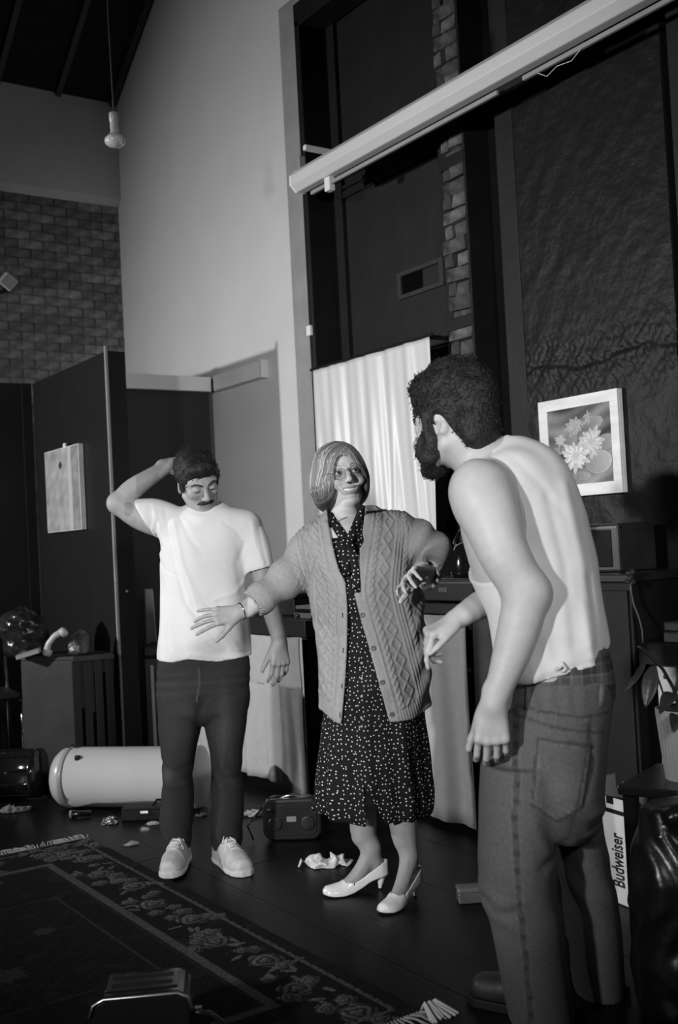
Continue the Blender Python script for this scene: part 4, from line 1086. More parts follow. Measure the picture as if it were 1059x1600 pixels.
# pumps
m_patent = mat('white_patent', .80, .16, spec=.6, coat=.6)
def pump(label, heel_px, toe_px, sole_px):
    h3 = at_z(*heel_px); t3 = at_z(*toe_px); d = t3-h3; d[2] = 0
    o = thing('pump', label, 'shoe', (h3[0],h3[1],0), math.atan2(d[1],d[0]))
    L = np.linalg.norm(d); k = L/.235
    F = Field((-.05,-.06,-.01),(L+.03,.06,.12), .0030)
    xs = np.array([-.020,-.010,.02,.06,.10,.14,.175,.205,.232,.246])*k
    zb = np.array([.056,.054,.050,.040,.022,.009,.005,.006,.011,.017]); hw = np.array([.004,.0185,.0285,.0295,.031,.0355,.0385,.0365,.026,.008])
    hv = np.array([.20,.20,.20,.20,.14,.060,.040,.034,.026,.008])
    sl, X, Y, Z = F.view((-9,)*3,(9,)*3); q = X[:,0,0]
    b_, h_, w_ = [pchip(xs, a, q)[:,None,None] for a in (zb,hv,hw)]
    zz = np.where(Z > b_, (Z-b_)/h_, (b_-Z)/.007)
    d_ = (np.sqrt((Y/w_)**2+zz**2+1e-9)-1)*np.minimum(w_,h_)
    d_ = np.maximum(d_, np.maximum(xs[0]-X, X-xs[-1]))
    top = pchip(np.array([-.02,.0,.03,.07,.11,.14,.150,.165,.18])*k, np.array([.104,.102,.088,.068,.050,.0415,.042,.060,.2]), q)[:,None,None] + 0*Y
    top = top + np.clip(np.abs(Y)-.018,0,1)*.5*(q[:,None,None] > .13*k)
    d_ = -smin(-d_, -(Z-top), .003)
    F.put(sl, d_, 0, 'u')
    F.put(sl, np.maximum.reduce([(np.abs(Y)/(w_-.004)-1)*.025+0*Z, top-.010-Z, X-.152*k+0*Y+0*Z+(Y/.03)**2*.02, -.006-X+0*Y+0*Z]), .002, 's')
    F.cone((.010*k,0,.045),(.012*k,0,.030), .017, .011, .015); F.cone((.012*k,0,.032),(.017*k,0,.004), .0105, .0062, .006)
    F.half((0,0,.0005),(0,0,-1),(-9,)*3,(9,)*3)
    V, Q = F.mesh(1); quads('upper', V, Q, m_patent, o)
    MB().lathe([(.0075,0),(.007,.004),(.001,.005)],14,Matrix.Translation((.017*k,0,.0))).build('heel_tip', m_black, o)
    R_ = np.stack([nz(d), nz(np.cross((0,0,1),d)), (0,0,1)], 1)
    def to_local(q):
        v = h3+R_@np.array(q)-Wm.O; v[2] = q[2]; return np.array([v@Wm.ex, v@Wm.ey, v[2]])
    return to_local, k
SH1 = pump('left white patent pump pointing left by the crumpled cloth', (600,1388), (509,1401), None)
SH2 = pump('right white patent pump nearer the camera than the other', (652,1399), (598,1429), None)
# body: head, neck, torso under the clothes, arms, hands, legs, one surface
cuffL = P(386,951,-.10); handL = P(374,956,-.112); cuffR = P(665,899,-.19); wristR = P(659,897,-.245)
lo = np.array((Xp(278), -.50, -.005)); hi = np.array((Xp(725), .32, HT[2]+.2))
hx, hz_, hy = HT[0], HT[2], HT[1]
F = Field(lo, hi, .014, fx=[(hx-.10,hx+.10,.0024),(Xp(285),Xp(392),.0030),(Xp(622),Xp(690),.0030)],
          fy=[(hy-.12,hy+.13,.0026),(-.45,-.05,.0034)], fz=[(hz_-.15,hz_+.12,.0024),(Zp(1005),Zp(862),.0030),(0,Zp(1240),.006)])
hW = head(F, HR, HT, 1.0, jaw=.94, lids='open', mouth='open', cheek=1.1, fem=True, nose=.85)
F.chain([HT+HR@np.array((0,-.025,-.07)), P(540,812,.035), P(542,835,.05)], [.050,.052,.065], .03)
rows = [(1200,530,645,.07,0),(1120,520,650,.09,0),(1040,515,650,.10,0),(960,505,640,.10,0),(880,500,630,.105,.01),(840,490,625,.10,.02),(822,495,605,.085,.03),(808,515,580,.06,.04)]
F.loft(*Wm.S(rows), k=.03, cap=.03)
F.chain([P(490,855,.02), P(450,898,-.02), P(420,927,-.06), cuffL, handL], [.055,.045,.040,.031,.026], .02)
F.chain([P(622,835,.02), P(655,848,.0), P(684,868,-.03), P(672,892,-.14), wristR], [.055,.048,.042,.034,.027], .02)
hand(F, handL, (-1.0,-.12,-.14), (.02,-.80,.60), 1, s=.93, curl=(4,2,8,2), spread=9, thumb_out=42, thumb_curl=6, curl2=(10,14,22,10))
hand(F, wristR, (-.55,-.80,-.02), (-.62,.35,.70), -1, s=.95, curl=(18,26,34,38), spread=8, thumb_out=55, thumb_curl=10)
for (kn, shn), (S_l, k_) in zip((((566,1250),(569,1306)), ((628,1250),(632,1306))), (SH1, SH2)):
    an = S_l((.042*k_,0,.150)); dy = an[1]; g = lambda q, e=0.0: P(q[0],q[1],dy+e)
    F.chain([g((kn[0]-3,1150),.02), g(kn,.01), g((kn[0]+1,1280),.018), g(shn,.02), an], [.066,.051,.049,.0455,.0285], .02)
    F.chain([an, S_l((.034*k_,0,.105)), S_l((.024*k_,0,.080))], [.0285,.027,.0225], .012)
    F.chain([an, S_l((.085*k_,0,.082)), S_l((.135*k_,0,.040)), S_l((.19*k_,0,.023))], [.0285,.0265,.022,.012], .015)
V, Q = F.mesh(2)
tree = bvh(V, Q)
L = (V-HT) @ HR     # head-local
tone = np.full(len(V), .54)
lip = np.exp(-((L[:,2]+.0600+.0006*0)**2/(.0045**2)))*0
d_up = np.hypot(L[:,0]*0, L[:,2]+.0585+(np.abs(L[:,0])/.03)**2*-.000); d_lo = np.abs(L[:,2]+.0775-(np.abs(L[:,0])/.03)**2*.014)
xx = np.abs(L[:,0])/.030; inl = (xx < 1) & (L[:,1] > .072)
up_c = -.0588+.0042*xx**2; lo_c = -.0752+.0175*xx**2
lipf = np.maximum(np.exp(-((L[:,2]-up_c)/(.0028*(1-.5*xx)))**2), np.exp(-((L[:,2]-lo_c)/(.0036*(1-.5*xx)))**2))*inl*np.clip((1-xx)*6,0,1); tone = tone*(1-.45*lipf)
tone[(np.abs(L[:,0]) < .026) & (L[:,1] > .05) & (L[:,1] < .080-.012*(L[:,0]/.025)**2) & (np.abs(L[:,2]+.0665) < .009)] = .06
for m in (-1,1):
    q = np.hypot((L[:,0]-m*.031)/.0155, (L[:,2]+.0005)/.0088); tone[(q < 1.12) & (L[:,1] > .07) & (np.abs(L[:,2]) < .02)] = .17
tone[(V[:,2] < Zp(1262))] = .30           # sheer stockings
tone[V[:,0] < Xp(392,955)] = .34  # outstretched hand toned darker: its shade is put into the skin colour
quads('body', V, Q, m_skin, Wm.root, {'tone': tone})
eyes(hW, tree, Wm.root, (-.32,1.0,.12))
brows(hW, tree, Wm.root, [[(m*.016,.020),(m*.026,.026),(m*.038,.027),(m*.048,.021)] for m in (-1,1)], mat('brow_brown',.12,.7), .0016)
def teethf(u, v):
    x = (u-.5)*.058; return tuple(hW.p((x, .0865-.0115*(x/.025)**2-.0012*(1-abs(math.sin(u*math.pi*9))), -.0602-.0110*v*(1-.35*(x/.029)**2)+.0062*(x/.025)**2)))
MB().grid(teethf, 40, 4).build('teeth', m_teeth, Wm.root, True, solid=.002)
# hair: one bobbed volume, parted on her left, streaked
F = Field(HT-.21, HT+.21, .0040)
s = Sub(F, HR, HT)
s.ell((.004,-.020,.034), (.094,.112,.102), .02)
s.ell((.074,.000,-.030), (.048,.082,.066), .04); s.ell((-.055,-.018,-.030), (.042,.080,.066), .04)
s.ell((.05,.050,.055), (.040,.045,.040), .04)
s.ell((0,-.060,-.045), (.085,.062,.080), .04); s.ell((.066,-.012,-.078), (.034,.055,.040), .03)
Ro = rot('Y', 16)
s.ell((-.019,.110,-.040), (.050,.110,.104), .012, 's', R=Ro)
s.ell((.0,.05,-.19), (.060,.10,.085), .02, 's')
sl, X, Y, Z = F.view((-9,)*3,(9,)*3)
p = [(X-HT[0])*HR[0][i]+(Y-HT[1])*HR[1][i]+(Z-HT[2])*HR[2][i] for i in range(3)]
part = (-.030,.03,.110)
phi = np.arctan2(p[0]-part[0], -(p[2]-part[2])) + 2.2*p[1]
str_ = lambda f: .5*np.sin(f*34+2*np.sin(f*7))+.3*np.sin(f*71+1)+.2*np.sin(f*113+4*np.sin(f*9))
F.put(sl, .0012*str_(phi), 0, 'd')
Vh, Qh = F.mesh(1); Lh = (Vh-HT) @ HR
ph = np.arctan2(Lh[:,0]-part[0], -(Lh[:,2]-part[2])) + 2.2*Lh[:,1]
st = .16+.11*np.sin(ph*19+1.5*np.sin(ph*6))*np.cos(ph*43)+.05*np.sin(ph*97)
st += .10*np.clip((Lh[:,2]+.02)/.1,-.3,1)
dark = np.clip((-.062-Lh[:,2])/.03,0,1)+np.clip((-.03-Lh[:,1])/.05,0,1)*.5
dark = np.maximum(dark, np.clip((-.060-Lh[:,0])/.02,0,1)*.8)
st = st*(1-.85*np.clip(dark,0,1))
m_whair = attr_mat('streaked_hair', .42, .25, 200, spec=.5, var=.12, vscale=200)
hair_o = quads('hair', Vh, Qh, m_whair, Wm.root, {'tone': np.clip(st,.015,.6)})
# locks combed from the parting, each with its own tone
th_tree = bvh(Vh, Qh); LV, LQ, LT = [], [], []
cc = np.array((0,-.02,0.))
def slerp(a, b, t):
    a, b = nz(a), nz(b); w_ = math.acos(max(-1,min(1,a@b))); return (math.sin((1-t)*w_)*a+math.sin(t*w_)*b)/max(math.sin(w_),1e-5)
def lock(start, end, tip, tone, rad):
    pts = []; K = 12
    for k in range(K):
        t = k/(K-1); d = slerp(np.array(start)-cc, np.array(end)-cc, t)
        dw = HR @ d; w0 = hW.p(cc); pr, nn, ii, tt = th_tree.ray_cast(Vector(w0+dw*.4), Vector(-dw))
        q = np.array(pr) if pr is not None else w0+dw*.1
        q = q + dw*.0007 + HR@np.array(tip)*max(0,(t-.75)/.25)**1.5
        pts.append(q)
    b = MB().tube(pts, [rad*(.5+.5*min(1,k/3))*(1-(k/(K-1))**4*.92) for k in range(K)], 6, False)
    o = sum(len(v) for v in LV); LV.append(np.array(b.v)); LQ.append(np.array(b.f)+o); LT.append(np.full(len(b.v), tone)*np.repeat(np.linspace(.95,1.05,K),6))
r5 = np.random.RandomState(5)
for i in range(300):
    a = i/299; y0 = .088-.19*a; z0 = .118-.05*abs(a-.45)
    x1 = .066+.061*min(1,a*2.2) - .05*max(0,a-.6); y1 = .074-.19*a; z1 = -.040-.068*min(1,a*2.5)
    tn = max(.06, .19+.11*math.sin(i*.9)*math.sin(i*.23+1)+.04*r5.normal()) if r5.rand() < .86 else .50
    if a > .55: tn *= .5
    lock((-.028,y0,z0), (x1+.003*r5.normal(), y1+.003*r5.normal(), z1+.008*r5.normal()), (-.012+.005*r5.normal(),.002,-.004) if a < .5 else (-.01,0,-.008), tn, .0015+.0011*r5.rand())
for i in range(60):
    a = i/59; y0 = .088-.19*a; z0 = .118-.05*abs(a-.45)
    tn = max(.04,.16+.07*r5.normal())*(1 if a < .4 else .5)
    lock((-.030,y0,z0), (-.085-.01*a+.004*r5.normal(), .062-.17*a, -.055-.03*min(1,a*2)+.01*r5.normal()), (.012,.0,-.006), tn, .0015+.0010*r5.rand())
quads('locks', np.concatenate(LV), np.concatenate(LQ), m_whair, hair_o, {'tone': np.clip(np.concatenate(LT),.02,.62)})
# earring, glasses, bracelet
for m in (-1,):
    bmx = bmesh.new(); bmesh.ops.create_icosphere(bmx, subdivisions=2, radius=.0075); me = bpy.data.meshes.new('earring'); bmx.to_mesh(me); bmx.free()
    o = link('earring', me, m_eye, Wm.root, True); o.location = hW.p((m*.080,.0,-.050))
gl = MB(); lens = MB()
for m in (-1,1):
    c = np.array((m*.0325,.1035,-.006)); ring = []
    for i in range(33):
        a = 2*math.pi*i/32; r_x, r_z = .0262, .0215
        ring.append(hW.p(c+np.array((r_x*math.cos(a), -.006*(math.cos(a)*m if math.cos(a)*m > 0 else 0), r_z*math.sin(a)-.002*abs(math.cos(a))))))
    gl.tube(ring, .0006, 6, False)
    lens.add(ring[:-1], [tuple(range(32))])
    gl.tube([hW.p(c+(m*.0262,-.006,.006)), hW.p((m*.069,.085,.004)), hW.p((m*.078,.04,.004)), hW.p((m*.080,-.005,.004))], .0009, 6)
gl.tube([hW.p((-.0075,.1025,.003)), hW.p((0,.106,.006)), hW.p((.0075,.1025,.003))], .0012, 6)
go = gl.build('glasses', m_wire, Wm.root, True)
m_lens = bpy.data.materials.new('lens'); m_lens.use_nodes = True
N_ = m_lens.node_tree.nodes; N_.remove(N_['Principled BSDF']); t_ = N_.new('ShaderNodeBsdfTransparent'); g_ = N_.new('ShaderNodeBsdfGlossy'); x_ = N_.new('ShaderNodeMixShader')
g_.inputs['Roughness'].default_value = .02; t_.inputs[0].default_value = (.80,.80,.80,1); x_.inputs[0].default_value = .06
m_lens.node_tree.links.new(t_.outputs[0], x_.inputs[1]); m_lens.node_tree.links.new(g_.outputs[0], x_.inputs[2]); m_lens.node_tree.links.new(x_.outputs[0], N_['Material Output'].inputs[0])
lens.build('lens', m_lens, go)
ax_ = nz(handL-cuffL); u_ = nz(np.cross(ax_,(0,0,1))); v_ = np.cross(ax_,u_)
cB = lerp(cuffL, handL, .75)
MB().tube([cB+(u_*math.cos(2*math.pi*i/24)+v_*math.sin(2*math.pi*i/24))*.0295 for i in range(25)], .0028, 6, False).build('bracelet', m_wire, Wm.root, True)

# dress
DR = [(1276,500,670,.135,0),(1262,497,674,.145,0),(1240,495,675,.148,0),(1200,497,672,.148,0),(1150,501,668,.145,0),(1100,507,662,.138,0),(1040,509,660,.125,-.0),(1000,507,657,.12,-.0),(960,502,651,.118,0),(920,497,646,.122,.0),(880,494,640,.122,.005),(850,490,634,.112,.015),(832,492,622,.098,.025),(818,498,603,.082,.032),(806,512,585,.066,.038),(796,517,575,.058,.04)]
zS = Wm.S(DR)
F = Field((Xp(470),-.24,Zp(1290)), (Xp(695),.26,Zp(780)), .0055)
def dfold(X,Y,Z,u,v):
    a = np.arctan2(v,u); zb = Zp(1276); k = np.clip((Zp(1060)-Z)/.4,0,1)
    return .009*k*np.sin(a*9+1)+.005*k*np.sin(a*17+6*Z) + .004*np.sin(Z*38+4*np.sin(a*2))*(1-k)*.6
F.loft(*zS, k=.01, cap=.004, fold=dfold)
zh = P(585,1276)[2]
inner = [(1300,512,658,.118,0),(1240,506,664,.122,0),(1200,510,660,.118,0),(1180,520,650,.10,0)]
F.loft(*Wm.S(inner), k=.006, op='s', cap=.02)
# hem dips and the front slit
sl, X, Y, Z = F.view((-9,)*3,(9,)*3)
hem = zh + .010*np.sin(X*34+Y*10) + .030*np.clip((X-Xp(640))/.09,0,1)**2 + .030*np.clip((Xp(520)-X)/.06,0,1)**2
F.put(sl, hem - Z + 0*Y, 0, 'i')
def wedge(F, pts, y0, y1, k=.003):      # cut a pixel polygon straight through a depth range
    pl = [P(a,b) for a,b in pts]; n = len(pl)
    sl, X, Y, Z = F.view((-9,)*3,(9,)*3); d = None
    cx = sum(p[0] for p in pl)/n; cz = sum(p[2] for p in pl)/n
    for i in range(n):
        a, b = pl[i], pl[(i+1)%n]; nx, nz_ = (b[2]-a[2]), -(b[0]-a[0]); l = math.hypot(nx,nz_); nx/=l; nz_/=l
        if (cx-a[0])*nx+(cz-a[2])*nz_ > 0: nx, nz_ = -nx, -nz_
        e = (X-a[0])*nx+(Z-a[2])*nz_; d = e if d is None else np.maximum(d, e)
    d = np.maximum(np.maximum(d, Y-y1), y0-Y)
    F.put(sl, d, k, 's')
wedge(F, [(568,1212),(571,1290),(608,1290)], -.3, .02)
wedge(F, [(513,790),(566,775),(546,830),(541,834)], -.3, .035)
Vd, Qd = F.mesh(1); td = bvh(Vd, Qd)
a = np.arctan2(Vd[:,1]-0, Vd[:,0]-P(585,1100)[0]); pat = np.stack([a*.17, Vd[:,2], 0*a], 1)
def dot_mat():
    M = mat('dotted_dress', .008, .75, spec=.2); nt = M.node_tree; N = nt.nodes; L = nt.links; b = N['Principled BSDF']
    A = N.new('ShaderNodeAttribute'); A.attribute_name = 'pat'
    v = N.new('ShaderNodeTexVoronoi'); v.voronoi_dimensions = '2D'; v.inputs['Scale'].default_value = 60; v.inputs['Randomness'].default_value = .72
    r = N.new('ShaderNodeMapRange'); r.inputs[1].default_value = .115; r.inputs[2].default_value = .16; r.inputs[3].default_value = .62; r.inputs[4].default_value = .007
    L.new(A.outputs['Vector'], v.inputs['Vector']); L.new(v.outputs['Distance'], r.inputs[0]); L.new(r.outputs[0], b.inputs['Base Color'])
    return M
m_dots = dot_mat()
quads('dress', Vd, Qd, m_dots, Wm.root, {'pat': pat})
# tie of the pussy-bow collar: two tails hanging over the front
def ribbon(px, w, name, m, parent, tree, lift=.006, th=.004):
    b = MB(); C_ = []
    for x, y in px:
        p, n = hit(Wm, tree, x, y)
        if p is None: p = P(x,y,-.12)
        C_.append(p + np.array((0,-lift,0)))
    vs = []; k = len(C_)
    for i, c in enumerate(C_):
        d = nz(C_[min(i+1,k-1)]-C_[max(i-1,0)]); s_ = nz(np.cross(d,(0,-1,0)))
        for o_ in (-1,-.5,0,.5,1): vs.append(c+s_*w[i]*o_+np.array((0,-.003*(1-o_*o_),0)))
    b.add(vs, [(i*5+j,i*5+j+1,(i+1)*5+j+1,(i+1)*5+j) for i in range(k-1) for j in range(4)])
    o = b.build(name, m, parent, True, solid=th)
    V_ = np.array(b.v); at_ = o.data.attributes.new('pat','FLOAT_VECTOR','POINT'); at_.data.foreach_set('vector', np.stack([V_[:,0]*1.0,V_[:,2],0*V_[:,0]],1).astype(np.float32).ravel())
    return o
ribbon([(514,803),(521,816),(531,831),(541,846)], [.007,.014,.016,.014], 'collar_band', m_dots, Wm.root, td)
ribbon([(567,790),(562,806),(555,825),(546,846)], [.006,.013,.016,.014], 'collar_band', m_dots, Wm.root, td)
ribbon([(542,842),(541,862),(540,884),(541,900)], [.013,.017,.017,.015], 'tie_tail', m_dots, Wm.root, td, .008)
ribbon([(546,842),(551,866),(555,890),(557,912),(557,925)], [.012,.014,.0135,.012,.011], 'tie_tail', m_dots, Wm.root, td, .020)
for y in (1036,1060,1088,1122,1135):
    p, n = hit(Wm, td, 565, y)
    if p is not None:
        o = MB().lathe([(.0045,0),(.0045,.002),(.001,.003)], 12, Matrix.Rotation(math.radians(90),4,'X')).build('dress_button', mat('dress_button',.4,.3) if y == 1036 else bpy.data.materials['dress_button'], Wm.root, True); o.location = p

# cardigan: shell with an open front, real cable relief
CA = [(1120,500,668,.150,0),(1108,499,670,.153,0),(1080,498,672,.153,0),(1040,496,671,.148,0),(1000,494,668,.143,0),(960,489,663,.138,0),(920,483,656,.136,0),(885,477,652,.134,.005),(855,470,645,.124,.015),(835,472,640,.110,.025),(818,482,628,.094,.03),(803,500,604,.076,.035),(791,512,582,.060,.04)]
zC = Wm.S(CA)
F = Field((Xp(375),-.27,Zp(1140)), (Xp(722),.24,Zp(778)), .0037, fy=[(.05,.3,.02)])
def cfold(X,Y,Z,u,v):
    a = np.arctan2(v,u); return .005*np.sin(Z*21+5*u)*np.clip(-v,0,1) + .004*np.sin(a*6+Z*9)
F.loft(*zC, k=.02, cap=.006, fold=cfold)
armL = [P(490,858,.02), P(455,897,-.02), P(421,926,-.06), P(384,951,-.105)]; rL = [.080,.070,.056,.047]
armR = [P(618,836,.02), P(655,846,.0), P(684,868,-.03), P(664,900,-.20)]; rR = [.086,.076,.062,.047]
for a_, r_ in ((armL,rL),(armR,rR)): F.chain(a_, r_, .04, cut=(a_[3], a_[3]-a_[2]), bore=.006)
# sleeve creases
sl, X, Y, Z = F.view((-9,)*3,(9,)*3)
ndir = nz(armL[3]-armL[0]); sl_t = (X-armL[0][0])*ndir[0]+(Y-armL[0][1])*ndir[1]+(Z-armL[0][2])*ndir[2]
mask = 1/(1+np.exp((X-Xp(468))/.015))
F.put(sl, mask*(.006*np.sin(sl_t*75+18*Z+9*X)+.003*wave(X,Y,Z,45,4)), 0, 'd')
mask = 1/(1+np.exp((Xp(640)-X)/.012))
F.put(sl, mask*(.005*np.sin(X*60-50*Z+20*Y)+.003*wave(X,Y,Z,45,5)), 0, 'd')
# front edges follow the photograph: V neck, then two straight fronts
eL = [(510,788),(514,820),(521,855),(529,886),(540,912),(542,940),(542,1000),(539,1060),(532,1135)]
eR = [(574,772),(567,820),(560,860),(555,895),(553,922),(560,955),(573,1000),(587,1050),(598,1090),(610,1135)]
zl = np.array([P(a,b)[2] for a,b in eL])[::-1]; xl_ = np.array([P(a,b)[0] for a,b in eL])[::-1]
zr = np.array([P(a,b)[2] for a,b in eR])[::-1]; xr_ = np.array([P(a,b)[0] for a,b in eR])[::-1]
XL = pchip(zl, xl_, Z[0,0,:])[None,None,:]; XRr = pchip(zr, xr_, Z[0,0,:])[None,None,:]
F.put(sl, np.maximum(np.maximum(XL-X, X-XRr), Y-.03), .006, 's')
F.ell(P(540,790,.03), (.062,.075,.05), .01, 's')
# pointed front corners: hem rises towards the sides
hz0 = P(535,1131)[2]; hz1 = P(609,1129)[2]
hemc = np.where(X < Xp(570), hz0+.055*np.clip((Xp(533)-X)/.085,0,1), hz1+.062*np.clip((X-Xp(609))/.14,0,1)) + .0*Y
hemc = hemc + np.clip(Y+.02,0,1)*.02
F.loft(*Wm.S([(1150,530,668,.150,0),(1105,500,669,.150,0)]), k=.0, cap=.002) if False else None
F.put(sl, hemc - Z, .002, 'i')
Vc, Qc = F.mesh(2); Nc = vnormals(Vc, Qc)
# relief
x, y, z = Vc.T
xl_v, xr_v = pchip(zl, xl_, z), pchip(zr, xr_, z)
zq, cxq, aq = zC[0][np.argsort(zC[0])], zC[1][np.argsort(zC[0])], zC[2][np.argsort(zC[0])]
cxv, av = pchip(zq, cxq, z), pchip(zq, aq, z)
isl = np.minimum.reduce([np.linalg.norm(Vc-(armL[i]+np.clip(((Vc-armL[i])@(armL[i+1]-armL[i]))/np.sum((armL[i+1]-armL[i])**2),0,1)[:,None]*(armL[i+1]-armL[i])),axis=1)-rL[i] for i in (1,2)])
isr = np.minimum.reduce([np.linalg.norm(Vc-(armR[i]+np.clip(((Vc-armR[i])@(armR[i+1]-armR[i]))/np.sum((armR[i+1]-armR[i])**2),0,1)[:,None]*(armR[i+1]-armR[i])),axis=1)-rR[i] for i in (1,2)])
wL = 1/(1+np.exp((x-Xp(466))/.006)); wR = 1/(1+np.exp((Xp(648)-x)/.006)); wl = np.clip(wL+wR,0,1)
def rope(s, q, w, p):
    h = np.zeros_like(s)
    for k in range(2):
        ph_ = 2*np.pi*q/p+np.pi*k; h = np.maximum(h, np.exp(-((s-.42*w*np.sin(ph_))/(.34*w))**2)*(.75+.25*np.cos(ph_)))
    return h
ridge = lambda s, w: np.exp(-(s/w)**2)
def zig(s, q, amp, p, w):
    o = amp*np.abs(((q/p) % 1)*2-1)-amp/2
    return np.maximum(np.exp(-((s-o)/w)**2), np.exp(-((s+o)/w)**2))
front = np.clip(-y/.03,0,1)
left = x < (xl_v+xr_v)/2
dist = np.where(left, xl_v-x, x-xr_v)                    # distance from the front edge
Wd = np.where(left, xl_v-(cxv-av), (cxv+av)-xr_v)
tt = np.clip(dist/np.maximum(Wd,.02),0,1); sarc = (1-np.sqrt(np.clip(1-tt**2,0,1)))*.04 + dist
sh = (Zp(925)-z); flare = np.where(left, 0, 0.0)
s0 = sarc
rel = 1.3*rope(s0-.058, z, .017, .050) + .9*zig(s0-.098, z, .040, .105, .0045) + ridge(s0-.034,.004)*.9
for c in (.134,.147,.160): rel += ridge(s0-c,.0045)*1.0
rel += 1.2*rope(s0-.182, z, .016, .045) + .6*zig(s0-.215, z, .03, .09, .004)
band = dist < .031
rib = .25*ridge(dist-.031,.003)
rel = np.where(band, rib, rel)
hzv = np.where(left, hz0+.055*np.clip((Xp(533)-x)/.085,0,1), hz1+.062*np.clip((x-Xp(609))/.14,0,1))+.060
rel = np.where((z < hzv) & ~band, .30*np.sin(sarc*2*np.pi/.011), rel)
# sleeves: cables along the arm
def sleeve(A, r):
    t = np.zeros(len(Vc)); d = np.full(len(Vc), 9.); ang = np.zeros(len(Vc)); L0 = 0
    for i in range(3):
        e = A[i+1]-A[i]; l = np.linalg.norm(e); e = e/l; s_ = np.clip((Vc-A[i])@e, 0, l); q = Vc-A[i]-s_[:,None]*e
        n_ = nz(np.cross(e,(0,-1,.3))); b_ = np.cross(e,n_); dd = np.linalg.norm(q,axis=1); k = dd < d
        ang[k] = np.arctan2(q@n_, q@b_)[k]; t[k] = L0+s_[k]; d = np.minimum(d,dd); L0 += l
    return t, ang, L0
for A, r_, w_ in ((armL,rL,wL),(armR,rR,wR)):
    t_, g_, L0 = sleeve(A, r_); s_ = g_*.06
    rs_ = 1.2*rope(s_, t_, .018, .05)+.8*zig(np.abs(s_)-.042, t_, .03, .09, .005)+ridge(np.abs(s_)-.018,.004)*.7
    rs_ = np.where(t_ > L0-.035, .35*np.sin(g_*26)*np.clip((L0-.004-t_)/.006,0,1), rs_)
    rel = rel*(1-w_)+rs_*w_
rel = rel*np.where(y < .06, 1, .2)
Vc2 = Vc + Nc*(rel*np.where(left,.0056,.0042))[:,None]
m_knit = mat('cardigan_wool', .32, .95, .10, 90, .35, 420, spec=.15)
co = quads('cardigan', Vc2, Qc, m_knit, Wm.root)
tc_ = bvh(Vc2, Qc)
m_but = mat('horn_button', .10, .35, .3, 60)
def face_disc(p, n, r, name, m, parent, inner=True):
    Q = Vector(n).to_track_quat('Z','Y').to_matrix().to_4x4()
    b = MB().lathe([(r*.95,0),(r,.002),(r*.9,.0038),(r*.55,.0026),(.001,.0024)], 20, Q)
    o = b.build(name, m, parent, True); o.location = p
    return o
for q in ((566,961),(583,1013),(597,1066),(612,1116)):
    p, n = hit(Wm, tc_, *q)
    if p is not None: face_disc(p, n, .0088, 'button', m_but, co)
for q in ((535,961),(536,1016),(534,1072),(531,1117),(538,905)):
    p, n = hit(Wm, tc_, *q)
    if p is not None:
        o = MB().box((-.0015,-.002,-.008),(.0015,.001,.008)).build('buttonhole', m_black, co); o.location = p

# ------------------------------------------------------------------ shared tailoring helpers
def polyline_d(X, Z, pts):
    d = None
    for a, b in zip(pts[:-1], pts[1:]):
        ax_, az = a[0], a[2]; bx_, bz = b[0]-a[0], b[2]-a[2]; L = max(bx_*bx_+bz*bz, 1e-9)
        t = np.clip(((X-ax_)*bx_+(Z-az)*bz)/L, 0, 1); e = np.hypot(X-ax_-t*bx_, Z-az-t*bz); d = e if d is None else np.minimum(d, e)
    return d
def creases(F, per, rows, ymax):
    """folds drawn along lines of the cloth: (pixel path, depth, width); positive = groove"""
    sl, X, Y, Z = F.view((-9,)*3,(9,)*3); side = 1/(1+np.exp((Y-ymax)/.012)); g = 0
    for path, A, w_ in rows:
        d = polyline_d(X[:,:,0], Z[0,:,:], [per.P(*q) for q in path]) if False else polyline_d(X[:,0,:], Z[0,:,:], [per.P(*q) for q in path])
        g = g + (A*np.exp(-(d/w_)**2))[:,None,:]
    F.put(sl, g*side, 0, 'd')
def cut_hem(F, per, path, below=True):
    """trim everything below a hem line given by pixels"""
    pts = sorted([per.P(*q) for q in path], key=lambda q: q[0]); xs = np.array([p[0] for p in pts]); zs = np.array([p[2] for p in pts])
    sl, X, Y, Z = F.view((-9,)*3,(9,)*3)
    h = np.interp(X[:,0,0], xs, zs)[:,None,None]; F.put(sl, h-Z+0*Y, .002, 'i')
def curly(F, R, T, amp, seed, f1=70, f2=140):
    sl, X, Y, Z = F.view((-9,)*3,(9,)*3)
    F.put(sl, amp*wave(X,Y,Z,f1,seed,10)+.5*amp*wave(X,Y,Z,f2,seed+1,10), 0, 'd')
def curls(tree, center, n, seed, name, m, parent, ok, size=(.006,.012), rad=.0016, per=None):
    r = np.random.RandomState(seed); V_, Q_ = [], []; o = 0; made = 0
    while made < n:
        d = nz(r.normal(size=3)); p, nn, i, t = tree.ray_cast(Vector(center+d*.35), Vector(-d))
        if p is None: continue
        p = np.array(p); nn = np.array(nn)
        if not ok(p, d): made += .2; continue
        u_ = nz(np.cross(nn, r.normal(size=3))); v_ = np.cross(nn, u_); a = r.uniform(*size); ph = r.rand()*6.28; turn = r.uniform(2.5,5.5)
        pts = [p + u_*a*math.cos(ph+turn*k/7)*(1-.04*k) + v_*a*math.sin(ph+turn*k/7)*.8 + nn*(-.002+.0016*k*r.uniform(.3,1.1)) for k in range(8)]
        b = MB().tube(pts, [rad*(1.1-.1*k) for k in range(8)], 5); V_.append(np.array(b.v)); Q_.append([f for f in b.f if len(f) == 4]); 
        Q_[-1] = np.array(Q_[-1])+o; o += len(b.v); made += 1
    o_ = quads(name, np.concatenate(V_), np.concatenate(Q_), m, parent); o_['kind'] = 'stuff'; return o_
